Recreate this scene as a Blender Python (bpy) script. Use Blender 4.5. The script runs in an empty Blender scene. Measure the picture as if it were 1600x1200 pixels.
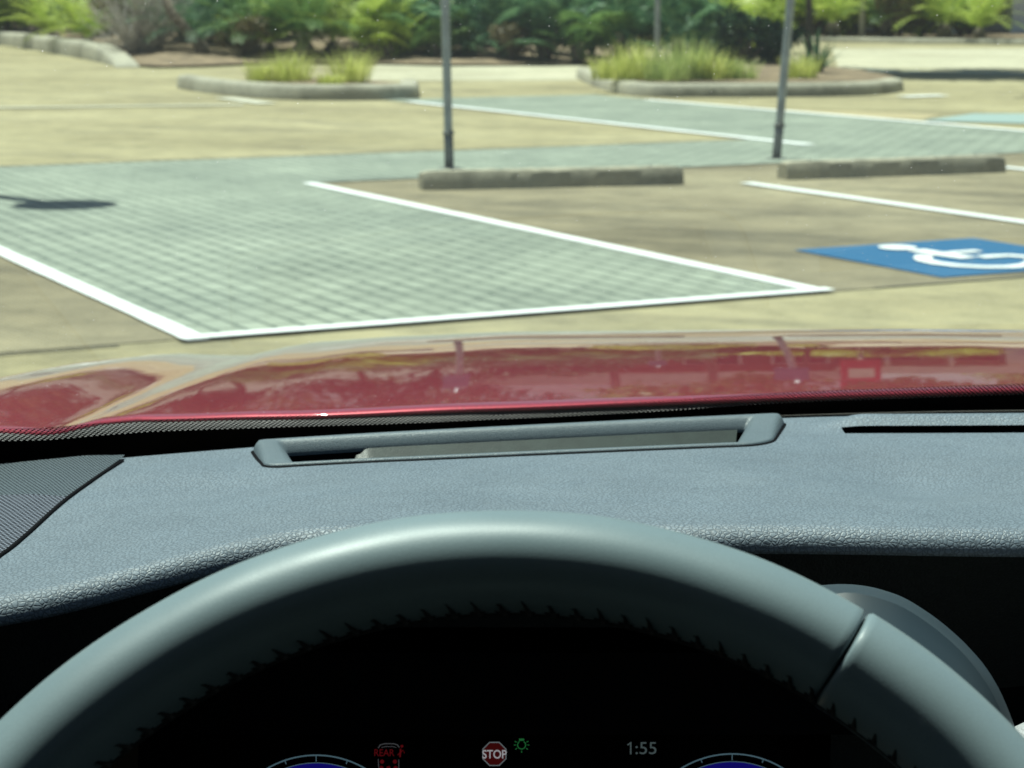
import bpy, bmesh, math, random
from mathutils import Vector, Matrix
random.seed(7)
R = math.radians; PI = math.pi
sc = bpy.context.scene; C = sc.collection
H = 1.30                      # eye height of the camera above the ground
F_PX = 3250.0; PITCH = math.atan(603 / F_PX)

# ------------------------------------------------------------------ helpers
def ray(px, py):
    a = (px - 800) / F_PX; b = (600 - py) / F_PX
    return Vector((a, math.cos(PITCH) + b * math.sin(PITCH), -math.sin(PITCH) + b * math.cos(PITCH)))
def gnd(px, py, z=0.0):       # survey: where a sight line meets a level of height z
    d = ray(px, py); t = (z - H) / d.z
    return Vector((d.x * t, d.y * t, z))
def lerp(a, b, t): return a + (b - a) * t
def sstep(a, b, x):
    t = max(0., min(1., (x - a) / (b - a))); return t * t * (3 - 2 * t)
def interp(tab, x):
    if x <= tab[0][0]: return tab[0][1]
    for (a, p), (b, q) in zip(tab, tab[1:]):
        if x <= b:
            t = (x - a) / (b - a); t = t * t * (3 - 2 * t) * .5 + t * .5
            return p + (q - p) * t
    return tab[-1][1]

class MB:
    def __init__(s): s.v = []; s.f = []; s.mi = []; s.uv = {}; s.cur = 0
    def vert(s, p): s.v.append(tuple(p)); return len(s.v) - 1
    def face(s, idx, uv=None):
        s.f.append(tuple(idx)); s.mi.append(s.cur)
        if uv: s.uv[len(s.f) - 1] = uv
    def grid(s, rows, uvs=None, closed=False, skip=None):
        n = len(rows[0]); base = [[s.vert(p) for p in r] for r in rows]
        for i in range(len(rows) - 1):
            for j in range(n if closed else n - 1):
                k = (j + 1) % n
                if skip and skip(i, j): continue
                uv = None
                if uvs: uv = [uvs[i][j], uvs[i][k], uvs[i + 1][k], uvs[i + 1][j]]
                s.face((base[i][j], base[i][k], base[i + 1][k], base[i + 1][j]), uv)
        return base
    def box(s, lo, hi, rz=0., piv=None):
        x0, y0, z0 = lo; x1, y1, z1 = hi
        pts = [(x0,y0,z0),(x1,y0,z0),(x1,y1,z0),(x0,y1,z0),(x0,y0,z1),(x1,y0,z1),(x1,y1,z1),(x0,y1,z1)]
        if rz:
            c, q = math.cos(rz), math.sin(rz); px, py = piv or ((x0+x1)/2, (y0+y1)/2)
            pts = [(px+(x-px)*c-(y-py)*q, py+(x-px)*q+(y-py)*c, z) for x, y, z in pts]
        b = [s.vert(p) for p in pts]
        for q in ((0,3,2,1),(4,5,6,7),(0,1,5,4),(1,2,6,5),(2,3,7,6),(3,0,4,7)): s.face([b[i] for i in q])
    def tube(s, pts, rad, n=10, caps=True):
        pts = [Vector(p) for p in pts]; rows = []
        for i, p in enumerate(pts):
            d = (pts[min(i+1, len(pts)-1)] - pts[max(i-1, 0)]).normalized()
            a = d.orthogonal().normalized() if i == 0 else (pa - d * pa.dot(d)).normalized()
            pa = a; b = d.cross(a); r = rad[i] if isinstance(rad, (list, tuple)) else rad
            rows.append([p + (a * math.cos(2*PI*k/n) + b * math.sin(2*PI*k/n)) * r for k in range(n)])
        base = s.grid(rows, closed=True)
        if caps: s.face(base[0][::-1]); s.face(base[-1])
    def poly(s, pts, uv=None):
        s.face([s.vert(p) for p in pts], uv)
    def build(s, name, mats, parent=None, smooth=False, loc=None):
        me = bpy.data.meshes.new(name); me.from_pydata(s.v, [], s.f)
        if not isinstance(mats, (list, tuple)): mats = [mats]
        for m in mats: me.materials.append(m)
        me.polygons.foreach_set('material_index', s.mi)
        if s.uv:
            lay = me.uv_layers.new(name='UVMap')
            for fi, uv in s.uv.items():
                for li, q in zip(me.polygons[fi].loop_indices, uv): lay.data[li].uv = q
        if smooth: me.polygons.foreach_set('use_smooth', [True] * len(me.polygons))
        me.update()
        o = bpy.data.objects.new(name, me); C.objects.link(o)
        if parent:
            o.parent = parent
            if parent.type == 'EMPTY' and parent.get('abs'):
                o.matrix_parent_inverse = Matrix.Translation(-Vector(parent.location))
        if loc is not None: o.location = loc
        return o
def tag(o, label=None, cat=None, group=None, kind=None):
    if label: o['label'] = label
    if cat: o['category'] = cat
    if group: o['group'] = group
    if kind: o['kind'] = kind
    return o
def empty(name, loc, label, cat, group=None, absolute=False):
    o = bpy.data.objects.new(name, None); C.objects.link(o); o.location = loc; o.empty_display_size = .1
    if absolute: o['abs'] = 1
    return tag(o, label, cat, group)
def copy_tree(o, loc, rz=0, s=1., label=None):
    c = o.copy(); C.objects.link(c); c.location = loc; c.rotation_euler = (0, 0, rz); c.scale = (s, s, s)
    if label: c['label'] = label
    for ch in o.children:
        d = ch.copy(); C.objects.link(d); d.parent = c
    return c

# ------------------------------------------------------------------ materials
def mat(name):
    m = bpy.data.materials.new(name); m.use_nodes = True
    nt = m.node_tree; b = nt.nodes['Principled BSDF']; return m, nt, b
def nd(nt, t, **k):
    n = nt.nodes.new(t)
    for a, v in k.items():
        if a.startswith('i_'):
            key = a[2:]; n.inputs[int(key) if key.isdigit() else key.replace('_', ' ')].default_value = v
        else: setattr(n, a, v)
    return n
def ln(nt, a, b): nt.links.new(a, b)
def ramp(nt, fac, stops):
    r = nd(nt, 'ShaderNodeValToRGB'); e = r.color_ramp.elements
    while len(e) < len(stops): e.new(.5)
    for q, (p, c) in zip(e, stops): q.position = p; q.color = (*c, 1)
    ln(nt, fac, r.inputs[0]); return r.outputs[0]
def mixc(nt, fac, a, b, mode='MIX'):
    m = nd(nt, 'ShaderNodeMix', data_type='RGBA', blend_type=mode)
    for s, v in ((0, fac), (6, a), (7, b)):
        if hasattr(v, 'is_linked'): ln(nt, v, m.inputs[s])
        else: m.inputs[s].default_value = v if s == 0 else (*v, 1)
    return m.outputs[2]
def math_n(nt, op, a, b=None, c=None):
    m = nd(nt, 'ShaderNodeMath', operation=op)
    for i, v in enumerate((a, b, c)):
        if v is None: continue
        if hasattr(v, 'is_linked'): ln(nt, v, m.inputs[i])
        else: m.inputs[i].default_value = v
    return m.outputs[0]
def simple(name, col, rough=.5, var=.25, scale=6., bump=0., bscale=80., metallic=0., spec=.5, coat=0., dist=.002):
    m, nt, b = mat(name)
    tc = nd(nt, 'ShaderNodeTexCoord')
    n = nd(nt, 'ShaderNodeTexNoise', i_Scale=scale, i_Detail=5.); ln(nt, tc.outputs['Object'], n.inputs['Vector'])
    lo = tuple(c * (1 - var) for c in col); hi = tuple(min(1, c * (1 + var)) for c in col)
    ln(nt, ramp(nt, n.outputs[0], [(.3, lo), (.7, hi)]), b.inputs['Base Color'])
    b.inputs['Roughness'].default_value = rough; b.inputs['Metallic'].default_value = metallic
    b.inputs['Specular IOR Level'].default_value = spec; b.inputs['Coat Weight'].default_value = coat
    if bump:
        n2 = nd(nt, 'ShaderNodeTexNoise', i_Scale=bscale, i_Detail=4.); ln(nt, tc.outputs['Object'], n2.inputs['Vector'])
        bp = nd(nt, 'ShaderNodeBump', i_Strength=bump, i_Distance=dist); ln(nt, n2.outputs[0], bp.inputs['Height']); ln(nt, bp.outputs[0], b.inputs['Normal'])
    return m
def emis(name, col, s=1.):
    m, nt, b = mat(name); b.inputs['Base Color'].default_value = (.004, .004, .005, 1)
    b.inputs['Emission Color'].default_value = (*col, 1); b.inputs['Emission Strength'].default_value = s
    b.inputs['Roughness'].default_value = .6
    b.inputs['Specular IOR Level'].default_value = .1
    return m

def concrete(name, lo, mid, hi, stain=(.13,.115,.075), stain_amt=.5, seed=0.):
    m, nt, b = mat(name); tc = nd(nt, 'ShaderNodeTexCoord')
    mp = nd(nt, 'ShaderNodeMapping'); mp.inputs['Location'].default_value = (seed, seed * 1.7, 0); mp.inputs['Rotation'].default_value = (0, 0, R(27)); ln(nt, tc.outputs['Object'], mp.inputs[0])
    a = nd(nt, 'ShaderNodeTexNoise', i_Scale=.35, i_Detail=6., i_Roughness=.6); ln(nt, mp.outputs[0], a.inputs['Vector'])
    c = ramp(nt, a.outputs[0], [(.3, lo), (.5, mid), (.7, hi)])
    mp2 = nd(nt, 'ShaderNodeMapping'); mp2.inputs['Scale'].default_value = (.5, 1.6, 1); ln(nt, mp.outputs[0], mp2.inputs[0])
    s = nd(nt, 'ShaderNodeTexNoise', i_Scale=.8, i_Detail=7., i_Roughness=.65, i_Distortion=.6); ln(nt, mp2.outputs[0], s.inputs['Vector'])
    sf = math_n(nt, 'MULTIPLY', ramp(nt, s.outputs[0], [(.5, (0,0,0)), (.72, (1,1,1))]), stain_amt)
    c = mixc(nt, sf, c, stain)
    mo = nd(nt, 'ShaderNodeTexNoise', i_Scale=3.2, i_Detail=8., i_Roughness=.75); ln(nt, mp.outputs[0], mo.inputs['Vector'])
    c = mixc(nt, .75, c, ramp(nt, mo.outputs[0], [(.32, (.62,.62,.60)), (.5, (1,1,1)), (.68, (1.22,1.2,1.16))]), 'MULTIPLY')
    sp = nd(nt, 'ShaderNodeTexVoronoi', i_Scale=1.6); ln(nt, mp.outputs[0], sp.inputs['Vector'])
    c = mixc(nt, math_n(nt, 'MULTIPLY', ramp(nt, sp.outputs['Distance'], [(.03, (1,1,1)), (.13, (0,0,0))]), .35), c, (.08,.075,.055))
    g = nd(nt, 'ShaderNodeTexNoise', i_Scale=60., i_Detail=3.); ln(nt, tc.outputs['Object'], g.inputs['Vector'])
    c = mixc(nt, .3, c, ramp(nt, g.outputs[0], [(.3, (.55,.55,.55)), (.7, (1.25,1.25,1.25))]), 'MULTIPLY')
    ln(nt, c, b.inputs['Base Color']); b.inputs['Roughness'].default_value = .85
    b.inputs['Specular IOR Level'].default_value = .3
    bp = nd(nt, 'ShaderNodeBump', i_Strength=.35, i_Distance=.01); ln(nt, g.outputs[0], bp.inputs['Height']); ln(nt, bp.outputs[0], b.inputs['Normal'])
    return m

M = {}
M['ground'] = concrete('lot_concrete', (.245,.212,.118), (.325,.286,.162), (.40,.355,.21), stain_amt=.65)
M['stall'] = concrete('stall_concrete', (.165,.14,.088), (.245,.21,.132), (.32,.28,.178), stain=(.075,.065,.045), stain_amt=.85, seed=3.3)
M['curb'] = concrete('curb_concrete', (.30,.285,.22), (.38,.36,.28), (.44,.42,.33), stain_amt=.5, seed=9.)
M['stop'] = concrete('stop_concrete', (.27,.25,.19), (.36,.335,.25), (.43,.40,.30), stain=(.12,.11,.08), stain_amt=.6, seed=5.)
M['soil'] = simple('mulch', (.21,.155,.095), .95, .5, 3., .8, 40., dist=.03)
M['far_road'] = concrete('road_concrete', (.36,.33,.23), (.45,.42,.30), (.52,.48,.35), stain_amt=.2, seed=12.)

def paver():
    m, nt, b = mat('green_pavers'); uv = nd(nt, 'ShaderNodeUVMap')
    br = nd(nt, 'ShaderNodeTexBrick', offset=.5); br.inputs['Scale'].default_value = 1.
    br.inputs['Color1'].default_value = (.235,.265,.225,1); br.inputs['Color2'].default_value = (.30,.335,.282,1)
    br.inputs['Mortar'].default_value = (.085,.107,.092,1); br.inputs['Mortar Size'].default_value = .0145
    br.inputs['Mortar Smooth'].default_value = .3; br.inputs['Bias'].default_value = .15
    br.inputs['Brick Width'].default_value = .24; br.inputs['Row Height'].default_value = .12
    ln(nt, uv.outputs[0], br.inputs['Vector'])
    n = nd(nt, 'ShaderNodeTexNoise', i_Scale=1.1, i_Detail=6.); ln(nt, uv.outputs[0], n.inputs['Vector'])
    n3 = nd(nt, 'ShaderNodeTexNoise', i_Scale=2.6, i_Detail=4.); ln(nt, uv.outputs[0], n3.inputs['Vector'])
    base_c = mixc(nt, ramp(nt, n3.outputs[0], [(.36, (.0,.0,.0)), (.68, (.62,.62,.62))]), br.outputs[0], (.235,.265,.222))
    c = mixc(nt, .7, base_c, ramp(nt, n.outputs[0], [(.3, (.72,.74,.70)), (.7, (1.22,1.2,1.12))]), 'MULTIPLY')
    ln(nt, c, b.inputs['Base Color']); b.inputs['Roughness'].default_value = .8
    b.inputs['Specular IOR Level'].default_value = .3
    bp = nd(nt, 'ShaderNodeBump', i_Strength=.5, i_Distance=.006, invert=True); ln(nt, br.outputs['Fac'], bp.inputs['Height']); ln(nt, bp.outputs[0], b.inputs['Normal'])
    return m
M['paver'] = paver()
def paint(name, col, wear=.25):
    m, nt, b = mat(name); tc = nd(nt, 'ShaderNodeTexCoord')
    n = nd(nt, 'ShaderNodeTexNoise', i_Scale=9., i_Detail=8., i_Roughness=.7); ln(nt, tc.outputs['Object'], n.inputs['Vector'])
    f = math_n(nt, 'MULTIPLY', ramp(nt, n.outputs[0], [(.55, (0,0,0)), (.75, (1,1,1))]), wear)
    ln(nt, mixc(nt, f, col, (.34,.33,.24)), b.inputs['Base Color']); b.inputs['Roughness'].default_value = .6
    return m
M['white'] = paint('white_road_paint', (.80,.82,.80), .5)
M['faded'] = paint('faded_road_paint', (.55,.53,.42), .9)
M['blue'] = paint('blue_road_paint', (.006,.105,.235), .2)
M['orange'] = paint('orange_stain_paint', (.40,.33,.18), .9)
M['teal'] = paint('teal_road_paint', (.27,.36,.34), .6)
M['galv'] = simple('galvanised_steel', (.34,.37,.39), .42, .2, 9., .1, 60., metallic=.75)
M['galv_dark'] = simple('weathered_steel', (.19,.19,.18), .6, .5, 14., .2, 60., metallic=.4)
M['sign_blue'] = simple('sign_blue_paint', (.10,.15,.25), .4, .1)
M['white_paint'] = simple('white_render', (.75,.74,.70), .7, .08, 2.)
M['cream'] = simple('cream_render', (.60,.54,.44), .8, .12, 1.5)
M['red_panel'] = simple('red_sign_panel', (.50,.02,.03), .4, .1)
M['brown'] = simple('brown_brick_wall', (.20,.10,.07), .85, .3, 3.)
M['darkglass'] = simple('dark_window_glass', (.015,.02,.025), .08, .2)
M['roofing'] = simple('dark_roofing', (.07,.065,.065), .8, .3, 2.)
M['bark'] = simple('grey_bark', (.16,.13,.095), .95, .4, 9., .6, 30., dist=.01)
M['twig'] = simple('dead_twigs', (.38,.35,.31), .95, .4, 8.)

def leafmat(name, a, b_, c, transl=.3, scale=3.):
    m, nt, b = mat(name); tc = nd(nt, 'ShaderNodeTexCoord')
    n = nd(nt, 'ShaderNodeTexNoise', i_Scale=scale, i_Detail=4.); ln(nt, tc.outputs['Object'], n.inputs['Vector'])
    oi = nd(nt, 'ShaderNodeNewGeometry')
    f = math_n(nt, 'ADD', math_n(nt, 'MULTIPLY', n.outputs[0], .6), math_n(nt, 'MULTIPLY', oi.outputs['Random Per Island'], .4))
    col = ramp(nt, f, [(.25, a), (.5, b_), (.75, c)])
    ln(nt, col, b.inputs['Base Color']); b.inputs['Roughness'].default_value = .5
    b.inputs['Specular IOR Level'].default_value = .35
    tr = nd(nt, 'ShaderNodeBsdfTranslucent'); ln(nt, col, tr.inputs[0])
    mx = nd(nt, 'ShaderNodeMixShader', i_0=transl); ln(nt, b.outputs[0], mx.inputs[1]); ln(nt, tr.outputs[0], mx.inputs[2])
    ln(nt, mx.outputs[0], nt.nodes['Material Output'].inputs[0]); return m
M['leaf_dark'] = leafmat('dark_leaves', (.028,.068,.036), (.055,.12,.055), (.10,.19,.085))
M['leaf_mid'] = leafmat('mid_green_leaves', (.06,.13,.035), (.13,.24,.07), (.24,.37,.11))
M['leaf_lime'] = leafmat('lime_leaves', (.22,.31,.04), (.38,.48,.08), (.55,.62,.15), .4)
M['leaf_palm'] = leafmat('palm_leaves', (.04,.105,.06), (.10,.22,.11), (.24,.38,.18), .3)
M['leaf_olive'] = leafmat('olive_brown_leaves', (.10,.085,.035), (.17,.14,.06), (.25,.20,.09), .3)
M['grass'] = leafmat('grass_blades', (.36,.41,.08), (.58,.62,.17), (.76,.76,.30), .4, 5.)
M['grass_pale'] = leafmat('pale_grass_blades', (.24,.31,.09), (.40,.48,.16), (.60,.64,.26), .4, 5.)

# ---- car materials
def leather(name, col, cell=420., strength=.35, rough=.5, dist=.0006, sheen=.0, dust=0., crack=.72):
    m, nt, b = mat(name); tc = nd(nt, 'ShaderNodeTexCoord')
    ds = nd(nt, 'ShaderNodeTexNoise', i_Scale=cell * .5, i_Detail=2.); ln(nt, tc.outputs['Object'], ds.inputs['Vector'])
    vm = nd(nt, 'ShaderNodeVectorMath', operation='MULTIPLY_ADD'); ln(nt, ds.outputs['Color'], vm.inputs[0]); vm.inputs[1].default_value = (.9 / cell,) * 3; ln(nt, tc.outputs['Object'], vm.inputs[2])
    v = nd(nt, 'ShaderNodeTexVoronoi', feature='DISTANCE_TO_EDGE', i_Scale=cell); ln(nt, vm.outputs[0], v.inputs['Vector'])
    h = ramp(nt, v.outputs['Distance'], [(.0, (0,0,0)), (.22, (1,1,1))])
    fine = nd(nt, 'ShaderNodeTexNoise', i_Scale=cell * 4, i_Detail=3.); ln(nt, tc.outputs['Object'], fine.inputs['Vector'])
    hh = math_n(nt, 'ADD', h, math_n(nt, 'MULTIPLY', fine.outputs[0], .35))
    bp = nd(nt, 'ShaderNodeBump', i_Strength=strength, i_Distance=dist); ln(nt, hh, bp.inputs['Height']); ln(nt, bp.outputs[0], b.inputs['Normal'])
    n = nd(nt, 'ShaderNodeTexNoise', i_Scale=14., i_Detail=5.); ln(nt, tc.outputs['Object'], n.inputs['Vector'])
    c = mixc(nt, 1., ramp(nt, n.outputs[0], [(.3, tuple(q * .93 for q in col)), (.7, tuple(q * 1.07 for q in col))]), ramp(nt, h, [(0., (crack,) * 3), (1., (1,1,1))]), 'MULTIPLY')
    if dust:
        du = nd(nt, 'ShaderNodeTexNoise', i_Scale=1900., i_Detail=2.); ln(nt, tc.outputs['Object'], du.inputs['Vector'])
        dm = nd(nt, 'ShaderNodeTexNoise', i_Scale=9., i_Detail=6., i_Roughness=.65, i_Distortion=1.2); ln(nt, tc.outputs['Object'], dm.inputs['Vector'])
        df = math_n(nt, 'MULTIPLY', ramp(nt, du.outputs[0], [(.62, (0,0,0)), (.74, (1,1,1))]), math_n(nt, 'MULTIPLY', dm.outputs[0], dust))
        df = math_n(nt, 'ADD', df, math_n(nt, 'MULTIPLY', ramp(nt, dm.outputs[0], [(.45, (0,0,0)), (.75, (1,1,1))]), dust * .06))
        c = mixc(nt, df, c, (.46,.48,.47))
    ln(nt, c, b.inputs['Base Color'])
    sm = nd(nt, 'ShaderNodeTexNoise', i_Scale=23., i_Detail=4., i_Distortion=.8); ln(nt, tc.outputs['Object'], sm.inputs['Vector'])
    rr = math_n(nt, 'ADD', math_n(nt, 'MULTIPLY_ADD', fine.outputs[0], .10, rough - .16), math_n(nt, 'MULTIPLY', sm.outputs[0], .24)); ln(nt, rr, b.inputs['Roughness'])
    b.inputs['Sheen Weight'].default_value = sheen; b.inputs['Sheen Roughness'].default_value = .4
    b.inputs['Sheen Tint'].default_value = (.8,.9,1,1)
    return m
DASH = (.148,.189,.228)
M['dash'] = leather('grained_dash_skin', DASH, 500., .36, .52, dust=.45, crack=.58)
M['trim'] = leather('fine_grain_trim', (.125,.16,.18), 1000., .22, .42)
M['rim'] = leather('smooth_wheel_leather', (.158,.212,.232), 900., .04, .45, .0003, crack=.94)
M['rim2'] = leather('spoke_side_leather', (.166,.221,.241), 900., .04, .43, .0003, crack=.94)
M['pad'] = leather('pale_console_leather', (.42,.43,.44), 500., .5, .5)
M['shroud'] = simple('smooth_blue_grey_plastic', (.014,.028,.037), .55, .06, 20., .04, 900., dist=.0003)
M['black'] = simple('matte_black_plastic', (.004,.004,.005), .8, .2, 20., spec=.08)
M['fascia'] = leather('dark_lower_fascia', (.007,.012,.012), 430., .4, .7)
M['thread'] = simple('black_thread', (.004,.005,.005), .8, .2, 50.)
M['lens'] = simple('dusty_projector_lens', (.022,.034,.029), .42, .25, 90., .3, 1500., dist=.0003)
M['headliner'] = simple('dark_headliner', (.03,.03,.032), .95, .2, 30.)
M['rubber'] = simple('black_rubber', (.012,.012,.012), .7, .3, 30.)
M['screen'] = simple('cluster_screen', (.0015,.0015,.002), .5, .2, 10., spec=.05)

def carpaint():
    m, nt, b = mat('red_car_paint'); tc = nd(nt, 'ShaderNodeTexCoord')
    v = nd(nt, 'ShaderNodeTexVoronoi', i_Scale=1400.); ln(nt, tc.outputs['Object'], v.inputs['Vector'])
    c = ramp(nt, v.outputs['Color'], [(.2, (.24,.0035,.015)), (.9, (.39,.007,.034))])
    ln(nt, c, b.inputs['Base Color'])
    b.inputs['Metallic'].default_value = .3; b.inputs['Roughness'].default_value = .45
    b.inputs['Coat Weight'].default_value = 1.; b.inputs['Coat Roughness'].default_value = .035; b.inputs['Coat IOR'].default_value = 1.55
    n = nd(nt, 'ShaderNodeTexNoise', i_Scale=9., i_Detail=3.); ln(nt, tc.outputs['Object'], n.inputs['Vector'])
    bp = nd(nt, 'ShaderNodeBump', i_Strength=.06, i_Distance=.0025); ln(nt, n.outputs[0], bp.inputs['Height']); ln(nt, bp.outputs[0], b.inputs['Coat Normal'])
    return m
M['paint'] = carpaint()

def hexholes(nt, vec, pitch, lo, hi, grad=None):
    """1 inside a round hole of a hexagonal pattern, 0 on the web"""
    sep = nd(nt, 'ShaderNodeSeparateXYZ'); ln(nt, vec, sep.inputs[0])
    ds = []
    for off in (0., .5):
        x = math_n(nt, 'ADD', math_n(nt, 'DIVIDE', sep.outputs[0], pitch), off); y = math_n(nt, 'ADD', math_n(nt, 'DIVIDE', sep.outputs[1], pitch * 1.732), off)
        fx = math_n(nt, 'SUBTRACT', math_n(nt, 'FRACT', x), .5); fy = math_n(nt, 'MULTIPLY', math_n(nt, 'SUBTRACT', math_n(nt, 'FRACT', y), .5), 1.732)
        ds.append(math_n(nt, 'SQRT', math_n(nt, 'ADD', math_n(nt, 'MULTIPLY', fx, fx), math_n(nt, 'MULTIPLY', fy, fy))))
    d = math_n(nt, 'MINIMUM', ds[0], ds[1])
    if grad is not None: d = math_n(nt, 'ADD', d, grad)
    mr = nd(nt, 'ShaderNodeMapRange', i_1=lo, i_2=hi, i_3=1., i_4=0.); ln(nt, d, mr.inputs[0])
    return mr.outputs[0], sep
def frit():
    m, nt, b = mat('dotted_black_frit'); uv = nd(nt, 'ShaderNodeUVMap')
    sep0 = nd(nt, 'ShaderNodeSeparateXYZ'); ln(nt, uv.outputs[0], sep0.inputs[0])
    g = nd(nt, 'ShaderNodeMapRange', i_1=.036, i_2=.058, i_3=.14, i_4=-.03); ln(nt, sep0.outputs[1], g.inputs[0])
    hole, sep = hexholes(nt, uv.outputs[0], .0027, .34, .40, g.outputs[0])
    edge = math_n(nt, 'GREATER_THAN', sep0.outputs[1], .036)
    fac = math_n(nt, 'MULTIPLY', hole, edge)
    b.inputs['Base Color'].default_value = (.006,.006,.006,1); b.inputs['Roughness'].default_value = .5; b.inputs['Specular IOR Level'].default_value = .2
    t = nd(nt, 'ShaderNodeBsdfTransparent'); mx = nd(nt, 'ShaderNodeMixShader')
    ln(nt, fac, mx.inputs[0]); ln(nt, b.outputs[0], mx.inputs[1]); ln(nt, t.outputs[0], mx.inputs[2])
    ln(nt, mx.outputs[0], nt.nodes['Material Output'].inputs[0]); return m
M['frit'] = frit()
def grille(name, pitch, col, r0, r1):
    m, nt, b = mat(name); uv = nd(nt, 'ShaderNodeUVMap')
    hole, sep = hexholes(nt, uv.outputs[0], pitch, r0, r1)
    ln(nt, mixc(nt, hole, col, (.004,.004,.006)), b.inputs['Base Color'])
    b.inputs['Roughness'].default_value = .42
    bp = nd(nt, 'ShaderNodeBump', i_Strength=.8, i_Distance=.0008, invert=True); ln(nt, hole, bp.inputs['Height']); ln(nt, bp.outputs[0], b.inputs['Normal'])
    sp = math_n(nt, 'MULTIPLY_ADD', hole, -.5, .5); ln(nt, sp, b.inputs['Specular IOR Level'])
    return m
M['grille_coarse'] = grille('coarse_perforated_grille', .0026, (.15,.165,.20), .28, .38)
M['grille_fine'] = grille('fine_perforated_grille', .0022, (.10,.125,.14), .20, .36)

def windscreen_mat():
    m, nt, b = mat('tinted_dusty_glass'); out = nt.nodes['Material Output']; nt.nodes.remove(b)
    tc = nd(nt, 'ShaderNodeTexCoord')
    t = nd(nt, 'ShaderNodeBsdfTransparent'); t.inputs[0].default_value = (.80,.925,.85,1)
    fr = nd(nt, 'ShaderNodeFresnel', i_IOR=1.42)
    gl = nd(nt, 'ShaderNodeBsdfGlossy', i_Roughness=.02); gl.inputs[0].default_value = (.9,.95,.95,1)
    mx = nd(nt, 'ShaderNodeMixShader'); ln(nt, math_n(nt, 'MULTIPLY', fr.outputs[0], .4), mx.inputs[0]); ln(nt, t.outputs[0], mx.inputs[1]); ln(nt, gl.outputs[0], mx.inputs[2])
    # dust: sparse specks and a faint even film
    v = nd(nt, 'ShaderNodeTexVoronoi', i_Scale=380.); ln(nt, tc.outputs['Object'], v.inputs['Vector'])
    sx = nd(nt, 'ShaderNodeSeparateColor'); ln(nt, v.outputs['Color'], sx.inputs[0])
    keep = math_n(nt, 'GREATER_THAN', sx.outputs[0], .25)
    size = math_n(nt, 'MULTIPLY_ADD', math_n(nt, 'POWER', sx.outputs[1], 3.), .085, .03)
    mr = nd(nt, 'ShaderNodeMapRange', i_3=.7, i_4=0.); ln(nt, v.outputs['Distance'], mr.inputs[0]); ln(nt, math_n(nt, 'MULTIPLY', size, .5), mr.inputs[1]); ln(nt, size, mr.inputs[2])
    speck = math_n(nt, 'MULTIPLY', mr.outputs[0], keep)
    n = nd(nt, 'ShaderNodeTexNoise', i_Scale=7., i_Detail=5.); ln(nt, tc.outputs['Object'], n.inputs['Vector'])
    film = math_n(nt, 'MULTIPLY_ADD', n.outputs[0], .010, .002)
    fac = math_n(nt, 'MAXIMUM', speck, film)
    tl = nd(nt, 'ShaderNodeBsdfTranslucent'); tl.inputs[0].default_value = (.75,.78,.75,1)
    mx2 = nd(nt, 'ShaderNodeMixShader'); ln(nt, fac, mx2.inputs[0]); ln(nt, mx.outputs[0], mx2.inputs[1]); ln(nt, tl.outputs[0], mx2.inputs[2])
    ln(nt, mx2.outputs[0], out.inputs[0]); return m
M['glass'] = windscreen_mat()

# ------------------------------------------------------------------ camera, sun, sky
cam = bpy.data.cameras.new('camera'); co = bpy.data.objects.new('camera', cam); C.objects.link(co)
co.location = (0, 0, H); co.rotation_euler = (PI / 2 - PITCH, 0, 0)
cam.sensor_width = 36; cam.lens = F_PX / 1600 * 36; cam.clip_start = .02; cam.clip_end = 3000
cam.dof.use_dof = True; cam.dof.focus_distance = .84; cam.dof.aperture_fstop = cam.lens / 2.3
sc.camera = co
AZ, EL = R(-45), R(76)
sd = Vector((math.sin(AZ) * math.cos(EL), math.cos(AZ) * math.cos(EL), math.sin(EL)))
sun = bpy.data.lights.new('sun', 'SUN'); sun.energy = 5.0; sun.angle = R(.53); sun.color = (1, .97, .92)
so = bpy.data.objects.new('sun', sun); C.objects.link(so); so.rotation_euler = sd.to_track_quat('Z', 'Y').to_euler(); so.location = (0, 0, 30)
w = bpy.data.worlds.new('World'); sc.world = w; w.use_nodes = True; nt = w.node_tree
sky = nd(nt, 'ShaderNodeTexSky', sky_type='NISHITA'); sky.sun_disc = False; sky.sun_elevation = EL; sky.sun_rotation = AZ % (2 * PI)
sky.dust_density = 1.2; ln(nt, sky.outputs[0], nt.nodes['Background'].inputs[0]); nt.nodes['Background'].inputs[1].default_value = .06
sc.view_settings.view_transform = 'Standard'; sc.view_settings.look = 'None'; sc.view_settings.exposure = .55; sc.view_settings.gamma = 1
sc.cycles.use_denoising = True; sc.cycles.max_bounces = 8; sc.cycles.transparent_max_bounces = 16
sc.cycles.caustics_reflective = False; sc.cycles.sample_clamp_indirect = 4

# ------------------------------------------------------------------ ground and paint
VP1 = Vector((-.4538, .8911, 0)).normalized(); VP2 = Vector((VP1.y, -VP1.x, 0))     # along the bays / along the front line
def structure(o): o['kind'] = 'structure'; return o
m = MB(); m.poly([(-900, -120, 0), (900, -120, 0), (900, 1800, 0), (-900, 1800, 0)]); structure(m.build('ground', M['ground']))
def sheet(name, pts, z, mt, kind=True):
    m = MB(); q = [Vector((p.x, p.y, z)) for p in pts]
    m.poly(q, [(p.dot(VP1), p.dot(VP2)) for p in q]); return structure(m.build(name, mt))
P = lambda l: [gnd(*q) for q in l]
# darker worn bays
a = gnd(1280, 458); b_ = gnd(480, 288); e = gnd(1600, 243)
bayw = 3.35
sheet('parking_bay', [a, a + VP2 * 9, b_ + VP2 * 9, b_], .004, M['stall'])
c0 = gnd(298, 530); c1 = gnd(0, 395)
sheet('parking_bay', [c0, c0 + VP1 * 6.2, c0 + VP1 * 6.2 - VP2 * 6, c0 - VP2 * 6], .004, M['stall'])
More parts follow.
